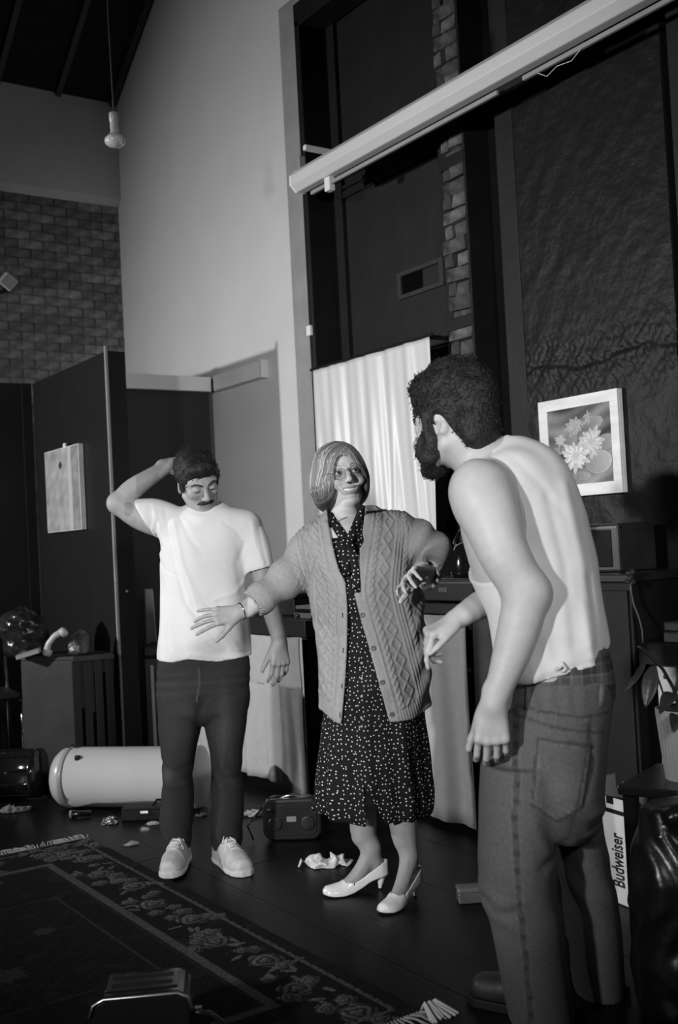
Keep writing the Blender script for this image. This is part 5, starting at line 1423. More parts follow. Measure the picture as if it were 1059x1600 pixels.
def denim(name, base):
    M = attr_mat(name, .9, .35, 500, spec=.15, var=.13, vscale=120)
    return M
m_cotton = mat('white_cotton', .68, .9, .04, 9, .08, 500, spec=.1)

def sneaker(label, toe_px, ang, L=.285, lift=0.0):
    toe = at_z(*toe_px); d = _r*math.cos(ang)+np.array([math.sin(YAW),math.cos(YAW),0])*math.sin(ang)
    h3 = toe-d*L; o = thing('sneaker', label, 'shoe', (h3[0],h3[1],lift), math.atan2(d[1],d[0]))
    m_up = mat('sneaker_leather', .50, .55, .12, 30, .15, 90); m_sole = mat('sneaker_sole', .60, .7, .06, 20)
    F = Field((-.03,-.075,-.01),(L+.02,.075,.14), .0036)
    xs = np.array([-.008,.01,.05,.10,.15,.20,.25,.28,.287]); hw = np.array([.018,.030,.036,.037,.043,.048,.045,.031,.016]); zt = np.array([.088,.106,.118,.116,.104,.084,.068,.056,.042])
    sl, X, Y, Z = F.view((-9,)*3,(9,)*3); q = X[:,0,0]; w_, t_ = [pchip(xs,a,q)[:,None,None] for a in (hw,zt)]
    zz = np.clip((Z-.016)/(t_-.016),0,9); d_ = (np.sqrt((np.abs(Y)/w_)**2.4+zz**2.4+1e-9)-1)*np.minimum(w_,t_)*.8
    d_ = np.maximum.reduce([d_, .012-Z+0*X+0*Y, xs[0]-X+0*Y+0*Z, X-xs[-1]+0*Y+0*Z])
    F.put(sl, d_, 0, 'u')
    F.put(sl, -.0022*np.exp(-(((X-.195-.3*Y*Y/.05))/.004)**2)*(Z > .03) + .0016*np.exp(-((Z-.040-.02*np.sin(X*20))/.003)**2) + .0015*wave(X,Y,Z,60,3), 0, 'd')
    F.cone((.055,0,.14),(.06,0,.085), .030, .026, .006, 's')
    V, Q = F.mesh(1); quads('upper', V, Q, m_up, o); tr = bvh(V, Q)
    F = Field((-.03,-.075,-.01),(L+.03,.075,.05), .0042); sl, X, Y, Z = F.view((-9,)*3,(9,)*3); w_ = pchip(np.append(xs[:-1],.293), hw+.0025, X[:,0,0])[:,None,None]
    F.put(sl, np.maximum.reduce([np.abs(Y)-w_+0*Z, .0005-Z+0*X+0*Y, Z-.019-.008*np.clip((X-.24)/.05,0,1)+0*Y, -.014-X+0*Y+0*Z, X-.294+0*Y+0*Z]), 0, 'u')
    V, Q = F.mesh(1); V[:,2] = np.maximum(V[:,2], 0); quads('sole', V, Q, m_sole, o, None)
    MB().prism([(-.010,-.016),(.02,-.034),(.10,-.037),(.20,-.048),(.25,-.044),(.286,-.024),(.286,.024),(.25,.044),(.20,.048),(.10,.037),(.02,.034),(-.010,.016)], 2, 0, .008).build('outsole', m_black, o)
    MB().lathe([(.022,0),(.024,.003),(.001,.004)], 14, Matrix.Translation((.16,0,.093))).build('tongue', m_sole, o, True)
    def top(x, y):
        p, n, i, t = tr.ray_cast(Vector((x,y,.2)), Vector((0,0,-1))); return np.array(p) if p else np.array((x,y,.08))
    b = MB()
    for i in range(5):
        x = .115+.019*i; s = (-1)**i
        b.tube([top(x,-.020)+(0,0,.001), top(x+.004,-.008)+(0,0,.0025), top(x+.006,.008)+(0,0,.0025), top(x+.004,.020)+(0,0,.001)], .0026, 6)
    for s in (-1,1):
        b.tube([top(.112,0)+(0,0,.004), top(.118,s*.016)+(0,0,.012), top(.130,s*.030)+(0,0,.008), top(.135,s*.018)+(0,0,.004), top(.118,0)+(0,0,.005)], .0022, 6)
        b.tube([top(.115,0)+(0,0,.004), top(.14,s*.012)+(0,0,.006), top(.165,s*.034)+(0,0,.002)], .0022, 6)
    b.build('laces', m_teeth, o, True)
    return o

# ------------------------------------------------------------------ the moustached man
Lm = Person('person', 'moustached man in white T-shirt and jeans, hand behind his bowed head', 320, 1352, 4.36)
P = Lm.P
Xp = lambda x, y=950: P(x,y)[0]
Zp = lambda y, x=318: P(x,y)[2]
fwd = nz((.40,-.78,-.50)); HR = basis(fwd, roll=12); HT = P(320,764,-.11) - fwd*.084
wr = P(264,727,.06); wl = P(437,1003,.0)
F = Field((Xp(165,800),-.36,-.005), (Xp(462,1050),.30,HT[2]+.17), .016, fx=[(HT[0]-.10,HT[0]+.10,.0028),(Xp(416,1040),Xp(460,1040),.0034),(Xp(168,790),Xp(232,790),.007)],
          fy=[(HT[1]-.12,HT[1]+.12,.003),(-.09,.08,.0045)], fz=[(HT[2]-.15,HT[2]+.10,.0028),(Zp(1095,437),Zp(985,437),.0034),(Zp(985,437),Zp(880,437),.008)])
hL = head(F, HR, HT, 1.0, jaw=1.02, lids='down', mouth='closed', nose=1.1)
F.chain([HT+HR@np.array((0,-.03,-.06)), P(320,802,-.02), P(320,826,.02)], [.054,.056,.066], .03)
F.loft(*Lm.S([(1110,270,368,.07,0),(1040,254,382,.09,0),(960,262,376,.085,0),(860,258,376,.09,0),(825,266,372,.08,0),(806,290,352,.06,0)]), k=.03, cap=.03)
F.chain([P(272,822,.0), P(222,808,-.005), P(185,787,-.01)], [.062,.054,.043], .03)
F.chain([P(187,787,-.01), P(203,768,.0), P(232,747,.015), wr], [.042,.043,.035,.0265], .012)
F.ell(P(181,785,-.012), (.026,.03,.03), .03)
F.chain([P(388,822,.01), P(405,880,.01), P(417,930,.0), P(428,968,-.005), wl], [.058,.045,.040,.035,.0275], .03)
hand(F, wr, (.80,.50,.02), (-.45,.80,.1), 1, s=1.0, curl=(22,24,26,28), spread=3)
hand(F, wl, (-.02,-.05,-1.0), (.45,-.85,0), -1, s=1.03, curl=(24,22,24,28), spread=3, thumb_out=30, thumb_curl=6)
for s_, kx, kn, an in ((-1,283,1190,(277,1338)),(1,352,1190,(356,1338))):
    F.chain([P(kx,1085), P(279 if s_ < 0 else 355,kn), P(an[0],an[1])], [.066,.045,.034], .02)
V, Q = F.mesh(2); tree = bvh(V, Q); L = (V-HT)@HR
tone = np.full(len(V), .32)
near = np.linalg.norm(L,axis=1) < .17
tone[near & (L[:,1] > .02) & (L[:,2] < -.045)] = .28                              # beard shadow
lipm = near & (np.abs(L[:,0]) < .025) & (L[:,1] > .08) & (np.abs(L[:,2]+.0695) < .008); tone[lipm] = .21
for m_ in (-1,1):
    tone[near & (L[:,1] > .06) & (np.hypot((L[:,0]-m_*.031)/.014,(L[:,2]+.0085)/.003) < 1)] = .05
tat = (np.abs(V-P(204,796,-.05)) < np.array((.026,.09,.030))).all(1) & ((((V[:,0]-P(204,796)[0])/.022)**2+((V[:,2]-P(204,796)[2])/.028)**2) < 1)
tone[tat & (V[:,1] < -.02)] = .22
arm = np.abs(V[:,2]-Zp(742,240)) < .06; hairy = (V[:,0] > Xp(214,750)) & (V[:,0] < Xp(262,730)) & (V[:,2] > Zp(772,222)) & ((V-HT)@HR[:,1] < .05) & (~near)
tone[hairy] = .24
tone[(V[:,0] > Xp(385,900)) & (V[:,2] < Zp(888,405)) & (V[:,2] > Zp(1000,430))] = .30
quads('body', V, Q, m_skin, Lm.root, {'tone': tone})
brows(hL, tree, Lm.root, [[(m_*.012,.018),(m_*.024,.024),(m_*.038,.025),(m_*.050,.018)] for m_ in (-1,1)], mat('brow_black',.025,.7), .0040)
m_dark_hair = mat('dark_curls', .010, .6, .5, 60, .6, 120, spec=.4)
F = Field(HT-.15, HT+.16, .0032); s = Sub(F, HR, HT)
s.ell((0,-.022,.036), (.086,.106,.090), .02); s.ell((0,.052,.078), (.058,.040,.034), .02)
curly(F, HR, HT, .0050, 11)
s.ell((0,.125,-.045), (.066,.085,.105), .008, 's'); s.ell((0,-.02,-.16), (.14,.14,.105), .012, 's')
for m_ in (-1,1): s.ell((m_*.088,.012,-.020), (.022,.020,.034), .006, 's'); s.cone((m_*.074,.022,.02),(m_*.070,.024,-.028), .008,.005,.008)
Vh, Qh = F.mesh(1); ho = quads('hair', Vh, Qh, m_dark_hair, Lm.root); tr_ = bvh(Vh, Qh)
curls(tr_, HT+HR@np.array((0,-.02,.03)), 240, 3, 'hair_curls', m_dark_hair, ho, lambda p, d: ((p-HT)@HR)[2] > .0 and ((p-HT)@HR)[1] < .098, size=(.004,.009), rad=.0015)
F = Field(HT-.15, HT+.15, .0024); s = Sub(F, HR, HT)
s.chain([(-.034,.076,-.066),(-.018,.092,-.058),(0,.098,-.0545),(.018,.092,-.058),(.034,.076,-.066)], [.0035,.0080,.0072,.0080,.0035], .004)
curly(F, HR, HT, .0014, 21, 300, 500)
Vh, Qh = F.mesh(1); quads('moustache', Vh, Qh, m_dark_hair, Lm.root)
# T-shirt
TS = [(1040,246,391,.108,0),(1020,244,392,.112,0),(985,247,390,.112,0),(950,250,387,.110,0),(910,251,384,.110,0),(880,250,384,.112,0),(850,250,386,.113,0),(828,253,388,.108,0),(812,257,386,.098,.0),(800,270,376,.086,.005),(791,287,356,.070,.01),(784,296,346,.060,.015)]
F = Field((Xp(196,810),-.22,Zp(1045,318)), (Xp(432,880),.22,Zp(765,280)), .0046, fy=[(.06,.3,.015)])
F.loft(*Lm.S(TS), k=.02, cap=.005, fold=lambda X,Y,Z,u,v: .004*np.sin(np.arctan2(v,u)*7+4*Z)*np.clip((Zp(900)-Z)*5,0,1)+.0025*wave(X,Y,Z,26,6))
aR = [P(276,822,.0), P(243,808,.0), P(222,806,-.005)]; aL = [P(380,824,.01), P(396,852,.01), P(406,890,.005)]
F.chain(aR, [.076,.073,.069], .03, cut=(aR[2], (-.80,-.05,-.42))); F.chain(aL, [.074,.064,.057], .03, cut=(aL[2], aL[2]-aL[1]), bore=.011)
creases(F, Lm, [([(262,800),(268,829),(280,885),(296,939),(322,975),(358,1010)],.0050,.009),([(276,815),(290,880),(312,940),(345,985),(375,1012)],-.0045,.010),([(284,806),(300,840),(322,870)],.003,.007),
    ([(248,850),(252,930),(256,1010)],-.003,.012),([(252,812),(246,832),(252,860)],.0045,.008),([(246,800),(252,818),(260,850)],-.004,.007),([(238,792),(240,815),(236,832)],.0035,.006),
    ([(384,850),(372,880),(380,930)],.003,.010),([(396,815),(400,850),(412,880)],-.003,.008),([(404,820),(410,850),(418,884)],.0025,.006),([(330,1000),(360,1014),(388,1018)],.004,.008),([(300,1018),(340,1022),(388,1026)],-.003,.006),([(345,940),(365,952),(386,956)],.004,.010),([(270,822),(284,880),(304,940)],-.0035,.005),([(290,815),(318,860),(352,885)],.0022,.006),([(300,900),(330,960),(372,1002)],-.0030,.006),([(256,905),(262,960),(270,1015)],.0026,.008),([(268,960),(300,1000),(345,1015)],-.0026,.006),([(352,815),(372,830),(384,850)],.003,.006),([(385,905),(370,925),(340,935)],-.003,.007),([(247,870),(262,890),(285,900)],.0028,.006)], .0)
ring = [P(321,795,-.01)+np.array((.069*math.cos(t), .072*math.sin(t), .034*math.sin(t)-.012*math.sin(t)**2)) for t in np.linspace(0,2*math.pi,25)]
F.chain(ring, [.011]*25, .022); F.ell(P(321,786,-.012), (.060,.064,.036), .006, 's')
cut_hem(F, Lm, [(180,1031),(243,1031),(275,1032),(300,1026),(345,1030),(388,1024),(470,1020)])
V, Q = F.mesh(2); so = quads('t_shirt', V, Q, m_cotton, Lm.root); ts_tree = bvh(V, Q)
MB().tube([q+np.array((0,0,.004)) for q in ring], .0105, 8, False).build('collar', m_cotton, so, True)
# jeans
F = Field((Xp(236,1150),-.17,Zp(1345,318)), (Xp(400,1150),.17,Zp(1005,318)), .0062)
kn = lambda X,Y,Z,u,v: .0028*wave(X,Y,Z,22,8)+.003*np.sin(Z*60+6*u)*(np.exp(-((Z-Zp(1210))/.06)**2)+np.exp(-((Z-Zp(1300))/.05)**2))
F.loft(*Lm.S([(1015,249,386,.100,0),(1045,245,391,.108,0),(1080,244,390,.112,0),(1108,248,388,.110,0),(1120,270,366,.095,0),(1132,296,340,.06,0)]), k=.02, cap=.01, fold=lambda X,Y,Z,u,v: .0018*np.sin(Z*150+3*u)*np.exp(-((Z-Zp(1065))/.06)**2))
F.loft(*Lm.S([(1085,246,318,.100,0),(1125,247,316,.092,0),(1175,252,306,.085,0),(1212,254,301,.082,0),(1250,252,302,.082,.0),(1280,249,301,.084,0),(1305,251,300,.084,0),(1326,257,297,.075,0)]), k=.012, cap=.004, fold=kn)
F.loft(*Lm.S([(1085,317,391,.100,0),(1125,318,386,.092,0),(1175,328,380,.085,0),(1212,332,379,.082,0),(1250,331,381,.082,.0),(1280,330,380,.084,0),(1305,329,379,.084,0),(1326,334,376,.075,0)]), k=.012, cap=.004, fold=kn)
creases(F, Lm, [([(316,1040),(318,1075),(314,1100)],-.003,.006),([(308,1085),(316,1108),(330,1085)],.004,.008),([(255,1190),(275,1200),(298,1192)],.005,.010),([(256,1215),(272,1225),(300,1218)],-.004,.009),([(334,1200),(355,1212),(378,1208)],.005,.010),([(334,1232),(352,1222),(380,1230)],-.004,.009),([(352,1100),(356,1150),(354,1190)],-.005,.010)], .0)
V, Q = F.mesh(2)
x, y, z = V.T; T = np.full(len(V), .031)
T += .012*np.exp(-((z-Zp(1120))/.12)**2)*np.exp(-((np.abs(x-P(318,1120)[0])-.085)/.05)**2)*(y < 0)
wh = np.exp(-((z-Zp(1062))/.05)**2)*(np.sin(z*165+8*np.abs(x)) > .2); T += .008*wh*(y < 0)
T += .022*np.exp(-((x-P(358,1150)[0])/.018)**2-((z-Zp(1130))/.13)**2)*(y < 0)
T *= 1-.45*np.exp(-(polyline_d(x, z, [P(316,1085),P(309,1130),P(303,1190)])/.014)**2)*(y < 0)
T += .030*np.exp(-((x-P(265,1203)[0])/.022)**2-((z-Zp(1203))/.025)**2)*(y < 0)
fly = [P(317,1035),P(317,1065),P(313,1090)]; dfl = polyline_d(x, z, fly); T[(dfl < .0022) & (y < 0)] = .07
T[(np.abs(z-Zp(1326)) < .008)] = .05
quads('jeans', V, Q, denim('blue_denim', .05), Lm.root, {'tone': T})
sneaker('scuffed white sneaker, the left one of the pair, at the rug corner', (264,1377), math.radians(-94), lift=.0100)
sneaker('scuffed white sneaker, the right one of the pair, toe turned to the right', (384,1370), math.radians(-62))
for px in (277,357):      # pale turned-up cuffs
    c0 = P(px,1323); rr = .050
    MB().lathe([(.044,-.014),(.049,-.016),(.052,-.006),(.052,.010),(.046,.011)], 28, Matrix.Translation(c0)).build('turned_cuff', mat('cuff_inside',.11,.9,.15,60) if px == 277 else bpy.data.materials['cuff_inside'], Lm.root, True)

# ------------------------------------------------------------------ the bearded man in the tank top
Rm = Person('person', 'bearded man in white tank top and jeans leaning in, seen from behind', 850, 1640, 2.82)
P = Rm.P
Xp = lambda x, y=950: P(x,y)[0]
Zp = lambda y, x=850: P(x,y)[2]
fwd = nz((-.80,.56,-.16)); HR = basis(fwd, roll=4); HT = P(703,662,.12)
w1 = P(771,1100,-.15); w2 = P(712,968,.10)
F = Field((Xp(640,1000),-.36,-.005), (Xp(975,1000),.42,HT[2]+.17), .018,
    fx=[(Xp(725,1160),Xp(806,1160),.0036),(Xp(655,1000),Xp(725,1000),.0032),(HT[0]-.11,HT[0]+.11,.0042),(Xp(700,850),Xp(866,930),.006)],
    fy=[(-.25,-.03,.0052),(.02,.17,.0042)], fz=[(Zp(1215,770),Zp(1100,770),.0036),(Zp(1045,690),Zp(955,690),.0032),(HT[2]-.14,HT[2]+.1,.0046),(Zp(1100,770),Zp(680,770),.0065)])
hR = head(F, HR, HT, 1.05, jaw=1.05, lids='open', mouth='closed', nose=1.05)
F.chain([HT+HR@np.array((0,-.035,-.05)), P(738,708,.10), P(770,735,.09)], [.062,.066,.085], .03)
TK = [(1075,800,955,.130,0),(1040,775,957,.132,0),(1000,768,952,.132,.0),(960,760,945,.134,.01),(920,742,938,.138,.03),(870,722,930,.145,.05),(820,710,918,.148,.07),(780,712,907,.142,.08),(740,722,891,.125,.09),(712,734,870,.102,.10),(695,748,845,.080,.105),(684,764,818,.060,.11)]
ins = [(y_,a+9,b-9,c-.012,d) for y_,a,b,c,d in TK]
F.loft(*Rm.S([(1300,800,930,.09,0),(1180,800,930,.12,0)]+ins), k=.03, cap=.03)
F.ell(P(800,748,.0), (.07,.045,.07), .04)
a1 = [P(752,768,-.055), P(764,800,-.085), P(786,862,-.12), P(822,925,-.13)]
F.chain(a1, [.082,.076,.064,.0555], .045)
F.ell(P(742,775,-.08), (.055,.055,.085), .03)
F.chain([P(822,922,-.13), P(815,965,-.135), P(800,1018,-.14), P(783,1066,-.148), w1], [.0555,.054,.047,.036,.0315], .02)
F.ell(P(838,930,-.13), (.032,.035,.035), .03)
F.chain([P(790,800,.22), P(800,890,.26), P(775,930,.18), P(742,950,.12), w2], [.075,.050,.045,.036,.028], .03)
hand(F, w1, (-.08,.08,-1.0), (-.15,-1.0,-.05), -1, s=1.08, curl=(24,28,30,34), spread=3, thumb_out=22, thumb_curl=4, curl2=(34,34,34,34))
hand(F, w2, (-.88,-.18,-.40), (-.36,-.20,.90), 1, s=1.0, curl=(52,72,78,80), spread=4, thumb_out=30, thumb_curl=14, curl2=(22,52,60,60))
V, Q = F.mesh(2); tree = bvh(V, Q)
tone = np.full(len(V), .375); tone += .02*wave(V[:,0],V[:,1],V[:,2],9,4)
tone[(V[:,2] < Zp(1165,770)) & (V[:,0] < Xp(806,1160)) & (V[:,0] > Xp(725,1160))] *= .93
quads('body', V, Q, m_skin, Rm.root, {'tone': tone})
eyes(hR, tree, Rm.root, (0,1,.05))
brows(hR, tree, Rm.root, [[(m_*.012,.018),(m_*.024,.026),(m_*.038,.028),(m_*.052,.018)] for m_ in (-1,1)], m_brow, .0045)
F = Field(HT-.20, HT+.20, .0042); s = Sub(F, HR, HT, 1.05)
s.ell((0,-.026,.046), (.090,.110,.104), .02); s.ell((0,.040,.102), (.062,.052,.046), .03); s.ell((0,-.03,.125), (.06,.06,.035), .04); s.ell((0,-.075,-.035), (.072,.050,.060), .03)
curly(F, HR, HT, .0075, 31, 50, 110)
s.ell((0,.125,-.040), (.074,.085,.100), .008, 's')
for m_ in (-1,1): s.ell((m_*.095,-.006,-.020), (.032,.030,.042), .006, 's'); s.cone((m_*.076,.030,.02),(m_*.071,.030,-.04), .010,.010,.010)
Vh, Qh = F.mesh(1); ho = quads('hair', Vh, Qh, m_dark_hair, Rm.root); tr_ = bvh(Vh, Qh)
curls(tr_, HT+HR@np.array((0,-.02,.04)), 620, 8, 'hair_curls', m_dark_hair, ho, lambda p, d: ((p-HT)@HR)[1] < .09 and ((p-HT)@HR)[2] > -.085 and min(np.linalg.norm((p-HT)@HR-np.array((m_*.085,-.006,-.016))) for m_ in (-1,1)) > .052, size=(.007,.017), rad=.0017)
F = Field(HT-.20, HT+.20, .0036); s = Sub(F, HR, HT, 1.05)
for m_ in (-1,1):
    s.chain([(m_*.070,.026,-.022),(m_*.060,.030,-.056),(m_*.044,.052,-.084),(m_*.015,.074,-.100)], [.010,.019,.021,.022], .015)
    s.chain([(m_*.034,.080,-.068),(0,.098,-.056)], [.010,.009], .008)
    s.ell((m_*.056,.044,-.058), (.017,.034,.044), .012); s.ell((m_*.069,.026,-.012), (.010,.014,.032), .010)
s.ell((0,.068,-.104), (.030,.028,.026), .015)
curly(F, HR, HT, .0045, 41, 90, 190)
Vh, Qh = F.mesh(1); bo = quads('beard', Vh, Qh, m_dark_hair, Rm.root)
curls(bvh(Vh,Qh), HT+HR@np.array((0,.03,-.07)), 220, 9, 'beard_hair', m_dark_hair, bo, lambda p, d: ((p-HT)@HR)[1] < .12, size=(.004,.009), rad=.0012)
# tank top
F = Field((Xp(690,900),-.22,Zp(1085,850)), (Xp(975,1000),.34,Zp(660,790)), .0050, fy=[(.12,.4,.016)])
def tf(X,Y,Z,u,v):
    k = np.clip((Zp(880)-Z)/.35,0,1)
    return k*(.007*np.sin(X*42+6*Z)+.004*np.sin(X*85-9*Z)) + .0025*wave(X,Y,Z,24,5)
F.loft(*Rm.S([(1090,800,957,.134,0)]+TK), k=.01, cap=.006, fold=tf)
F.ell(P(800,748,-.006), (.074,.05,.074), .04)
creases(F, Rm, [([(805,800),(815,900),(840,1000),(850,1040)],-.006,.014),([(880,760),(900,880),(905,1000)],-.006,.016),([(850,780),(872,880),(880,1000)],.005,.014),([(912,900),(916,960),(920,1005)],.003,.010),([(896,940),(900,990),(908,1020)],-.004,.010),([(800,720),(840,760),(870,800)],.003,.012),([(820,1060),(860,1040),(915,1025)],.003,.006)], .02)
# armhole, neck opening
for c_, r_ in ((P(744,818,-.10), np.array((.126,.30,.158))), (P(752,676,.06), np.array((.060,.17,.048)))):
    sl, X, Y, Z = F.view(c_-r_-.05, c_+r_+.05); q_ = np.sqrt(((X-c_[0])/r_[0])**2+((Y-c_[1])/r_[1])**2+((Z-c_[2])/r_[2])**2)
    e_ = (q_-1)*min(r_[0], r_[2]); F.put(sl, -.0032*np.exp(-((e_-.006)/.0045)**2), 0, 'd')   # bound edge
    F.ell(c_, r_, .003, 's')
cut_hem(F, Rm, [(700,1075),(765,1075),(812,1064),(850,1051),(872,1044),(878,1050),(884,1040),(918,1033),(926,1029),(930,1010),(943,1013),(957,996),(1000,990)])
V, Q = F.mesh(2)
m_tank = mat('thin_white_cotton', .52, .92, .14, 6, .08, 420, spec=.1)
to = quads('tank_top', V, Q, m_tank, Rm.root); tk_tree = bvh(V, Q)
p_, n_ = hit(Rm, tk_tree, 877, 1038)
if p_ is not None:
    MB().tube([p_+np.array((-.010,-.004,-.012)), p_+np.array((0,-.010,.002)), p_+np.array((.010,-.004,-.010)), p_+np.array((.0,-.004,-.018))], [.006,.007,.006,.004], 8).build('hem_knot', m_tank, to, True)
# boxer shorts showing above the jeans
def plaid():
    M = mat('plaid_cotton', .03, .85); nt = M.node_tree; N = nt.nodes; L_ = nt.links
    tc = N['Texture Coordinate']; acc = None
    for dr, sc, th in (('X',14,.55),('X',37,.86),('Z',14,.55),('Z',37,.86)):
        w_ = N.new('ShaderNodeTexWave'); w_.bands_direction = dr; w_.inputs['Scale'].default_value = sc*.32
        r_ = N.new('ShaderNodeMapRange'); r_.inputs[1].default_value = th; r_.inputs[2].default_value = th+.05; r_.inputs[3].default_value = 0; r_.inputs[4].default_value = .022
        L_.new(tc.outputs['Object'], w_.inputs['Vector']); L_.new(w_.outputs['Fac'], r_.inputs[0])
        if acc is None: acc = r_.outputs[0]
        else:
            a_ = N.new('ShaderNodeMath'); a_.operation = 'ADD'; L_.new(acc, a_.inputs[0]); L_.new(r_.outputs[0], a_.inputs[1]); acc = a_.outputs[0]
    a_ = N.new('ShaderNodeMath'); a_.operation = 'ADD'; a_.inputs[1].default_value = .016; L_.new(acc, a_.inputs[0]); L_.new(a_.outputs[0], N['Principled BSDF'].inputs['Base Color'])
    return M
F = Field((Xp(780,1050),-.20,Zp(1110,870)), (Xp(985,1030),.20,Zp(980,870)), .006)
F.loft(*Rm.S([(1100,803,957,.128,0),(1062,806,959,.130,0),(1030,812,954,.126,0),(1005,818,945,.118,0)]), k=.01, cap=.004, fold=lambda X,Y,Z,u,v: .003*np.sin(X*70+Z*40))
V, Q = F.mesh(1); quads('boxer_shorts', V, Q, plaid(), Rm.root)
# jeans
m_den = denim('pale_denim', .1)
F = Field((Xp(738,1300),-.24,-.005), (Xp(990,1400),.26,Zp(1040,880)), .0072)
jk = lambda X,Y,Z,u,v: .004*wave(X,Y,Z,16,18)+.004*np.sin(Z*46+5*u)*(np.exp(-((Z-Zp(1395))/.07)**2))
F.loft(*Rm.S([(1058,800,961,.134,0),(1066,799,960,.136,0),(1100,792,957,.142,0),(1150,775,950,.150,0),(1200,758,944,.152,0),(1250,752,942,.150,0),(1290,760,938,.13,0),(1310,780,920,.10,0)]), k=.02, cap=.005, fold=lambda X,Y,Z,u,v: .0025*wave(X,Y,Z,18,14))
F.loft(*Rm.S([(1190,752,872,.130,-.03),(1250,748,872,.130,-.04),(1300,747,870,.125,-.045),(1350,746,870,.118,-.05),(1393,748,872,.112,-.05),(1450,766,880,.108,-.045),(1500,776,886,.106,-.03),(1550,787,892,.104,-.02),(1600,799,899,.104,-.01),(1650,810,905,.104,0),(1690,816,906,.100,0)]), k=.012, cap=.004, fold=jk)
F.loft(*Rm.S([(1190,850,942,.125,.06),(1250,858,938,.120,.07),(1300,866,941,.112,.085),(1350,872,950,.106,.10),(1400,879,959,.102,.11),(1450,884,968,.102,.12),(1500,890,972,.100,.13),(1550,897,975,.098,.14),(1585,900,974,.094,.14)]), k=.012, cap=.004, fold=jk)
creases(F, Rm, [([(750,1385),(762,1402),(790,1398)],.008,.010),([(752,1372),(770,1384),(800,1378)],-.005,.010),([(868,1296),(850,1320),(830,1330)],.006,.012),([(875,1262),(900,1285),(935,1278)],.007,.010),([(872,1245),(900,1262),(938,1256)],-.006,.010),([(880,1300),(900,1315),(940,1305)],-.005,.010),([(815,1260),(830,1290),(862,1330)],-.005,.012),([(795,1100),(850,1118),(930,1128)],.0035,.005),([(835,1146),(870,1148),(905,1158)],.006,.006),([(835,1138),(870,1140),(905,1150)],-.004,.006),([(905,1120),(910,1180),(895,1240)],.005,.008),([(870,1310),(885,1400),(897,1500)],.003,.006)], .08)
V, Q = F.mesh(2); N_ = vnormals(V, Q)
x, y, z = V.T; back = y < .03
pk = [P(826,1139),P(906,1150),P(893,1240),P(852,1262),P(812,1232)]
def inside(x, z, poly):
    c = np.zeros(len(x), bool); n = len(poly)
    for i in range(n):
        a, b = poly[i], poly[(i+1)%n]; e = ((a[2] > z) != (b[2] > z)) & (x < (b[0]-a[0])*(z-a[2])/(b[2]-a[2]+1e-12)+a[0]); c ^= e
    return c
ip = inside(x, z, pk) & (y < .02); V = V + N_*(ip*.0022)[:,None]
T = np.full(len(V), .088)+.010*wave(x,y,z,9,7)
T += .050*np.exp(-((x-P(862,1200)[0])/.06)**2-((z-Zp(1215))/.06)**2)*back
T += .030*np.exp(-((x-P(765,1430)[0])/.045)**2-((z-Zp(1430,765))/.10)**2)
T += .020*np.exp(-((x-P(800,1300)[0])/.07)**2-((z-Zp(1300))/.2)**2)*back
seam = [P(800,1105),P(794,1180),P(788,1250),P(792,1320),P(797,1390),P(808,1480),P(820,1580),P(828,1680)]
dS = polyline_d(x, z, seam); T[(dS < .007) & back] *= .72; T[(dS < .012) & (dS > .007) & back] *= 1.12; T[(dS < .006) & back & (np.sin(z*150) > .55)] *= .6
for ln, wd, fc in (([P(868,1300),P(880,1380),P(890,1460),P(900,1560)],.0045,.6),([P(905,1105),P(890,1200),P(872,1290)],.004,.7)):
    dd = polyline_d(x, z, ln); T[(dd < wd) & back] *= fc
dp = polyline_d(x, z, pk+[pk[0]]); T[(dp < .0035) & (y < .02)] *= .62; T[(dp < .010) & (dp > .0065) & (y < .02) & ip] *= 1.35
wbz = Zp(1098)+.0*x; wband = [P(800,1097),P(850,1102),P(905,1108),P(955,1100)]; dw = polyline_d(x, z, wband); T[dw < .003] *= .55
T[(z > np.interp(x,[p[0] for p in wband],[p[2] for p in wband])) & (np.sin(x*160) > .3)] *= .86
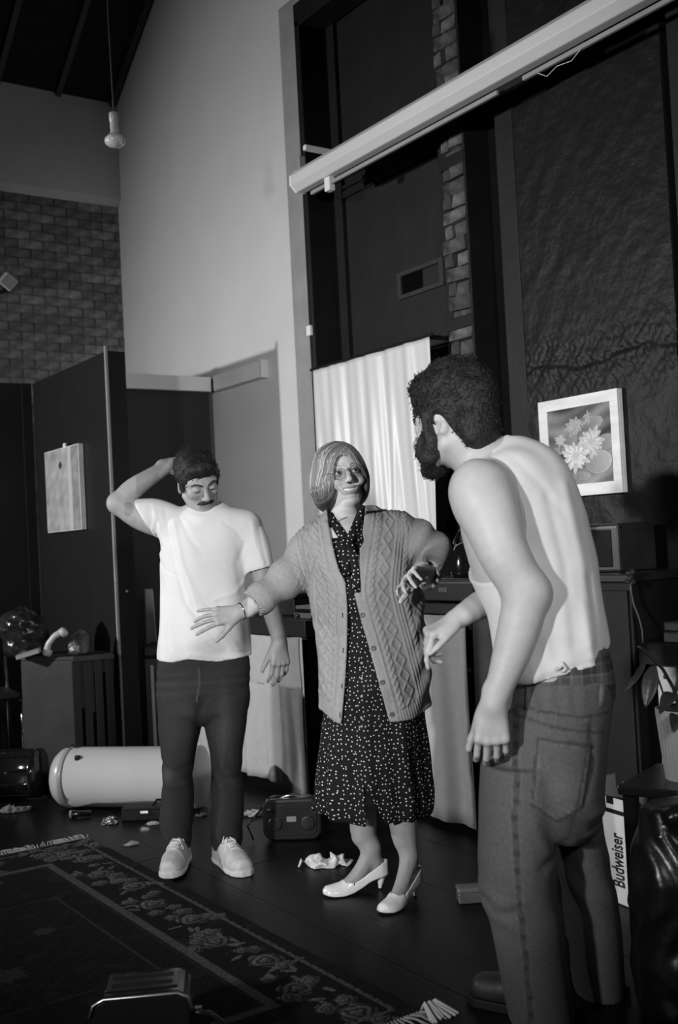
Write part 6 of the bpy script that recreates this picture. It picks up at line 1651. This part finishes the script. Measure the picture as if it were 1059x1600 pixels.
yk = [P(795,1108),P(850,1122),P(930,1134)]; dy_ = polyline_d(x, z, yk); T[(dy_ < .004) & back] *= .6
jo = quads('jeans', V, Q, m_den, Rm.root, {'tone': np.clip(T,.02,.3)})
jt = bvh(V, Q)
m_den2 = mat('denim_loop', .10, .9, .25, 60, .4, 400)
for (ax_, ay, bx_, by_) in ((826,1070,824,1106),(940,1066,938,1104)):
    pts = [hit(Rm, jt, ax_+(bx_-ax_)*t, ay+(by_-ay)*t)[0] for t in (0.05,.5,1)]
    if all(p is not None for p in pts):
        b = MB(); W_ = .0065
        vs = []
        for i, p in enumerate(pts):
            off = -.006 if i == 1 else -.003
            for s in (-W_, W_): vs.append(p+np.array((s, off, 0)))
        b.add(vs, [(0,1,3,2),(2,3,5,4)]); b.build('belt_loop', m_den2, jo, True, solid=.003)
# dark boots
m_boot = mat('dark_boot', .02, .45, .2, 20)
def boot(label, px, ang, dy):
    q = Rm.O + Rm.ex*P(*px,dy)[0] + Rm.ey*P(*px,dy)[1]; d = _r*math.cos(ang)+Rm.ey*math.sin(ang)
    o = thing('boot', label, 'shoe', (q[0],q[1],0), math.atan2(d[1],d[0]))
    F = Field((-.10,-.07,-.005),(.25,.07,.22), .006)
    F.chain([(-.03,0,.05),(.06,0,.05),(.17,0,.042)], [.045,.045,.040], .02); F.cone((-.02,0,.18),(-.02,0,.05), .045,.045,.02)
    F.half((0,0,.022),(0,0,-1),(-9,)*3,(9,)*3); V, Q = F.mesh(1); quads('upper', V, Q, m_boot, o)
    b = MB().prism([(-.085,-.035),(-.06,-.045),(.10,-.046),(.19,-.042),(.222,-.02),(.222,.02),(.19,.042),(.10,.046),(-.06,.045),(-.085,.035)], 2, 0, .024).build('sole', m_black, o, bevel=.003)
    MB().tube([(.03,-.02,.098),(.04,0,.103),(.03,.02,.098)], .003, 6).tube([(.06,-.02,.094),(.07,0,.099),(.06,.02,.094)], .003, 6).build('laces', m_black, o, True)
boot('dark boot of the bearded man, nearer the camera', (862,1690), math.radians(150), 0.0)
boot('dark boot of the bearded man, the one farther off', (938,1590), math.radians(120), .14)
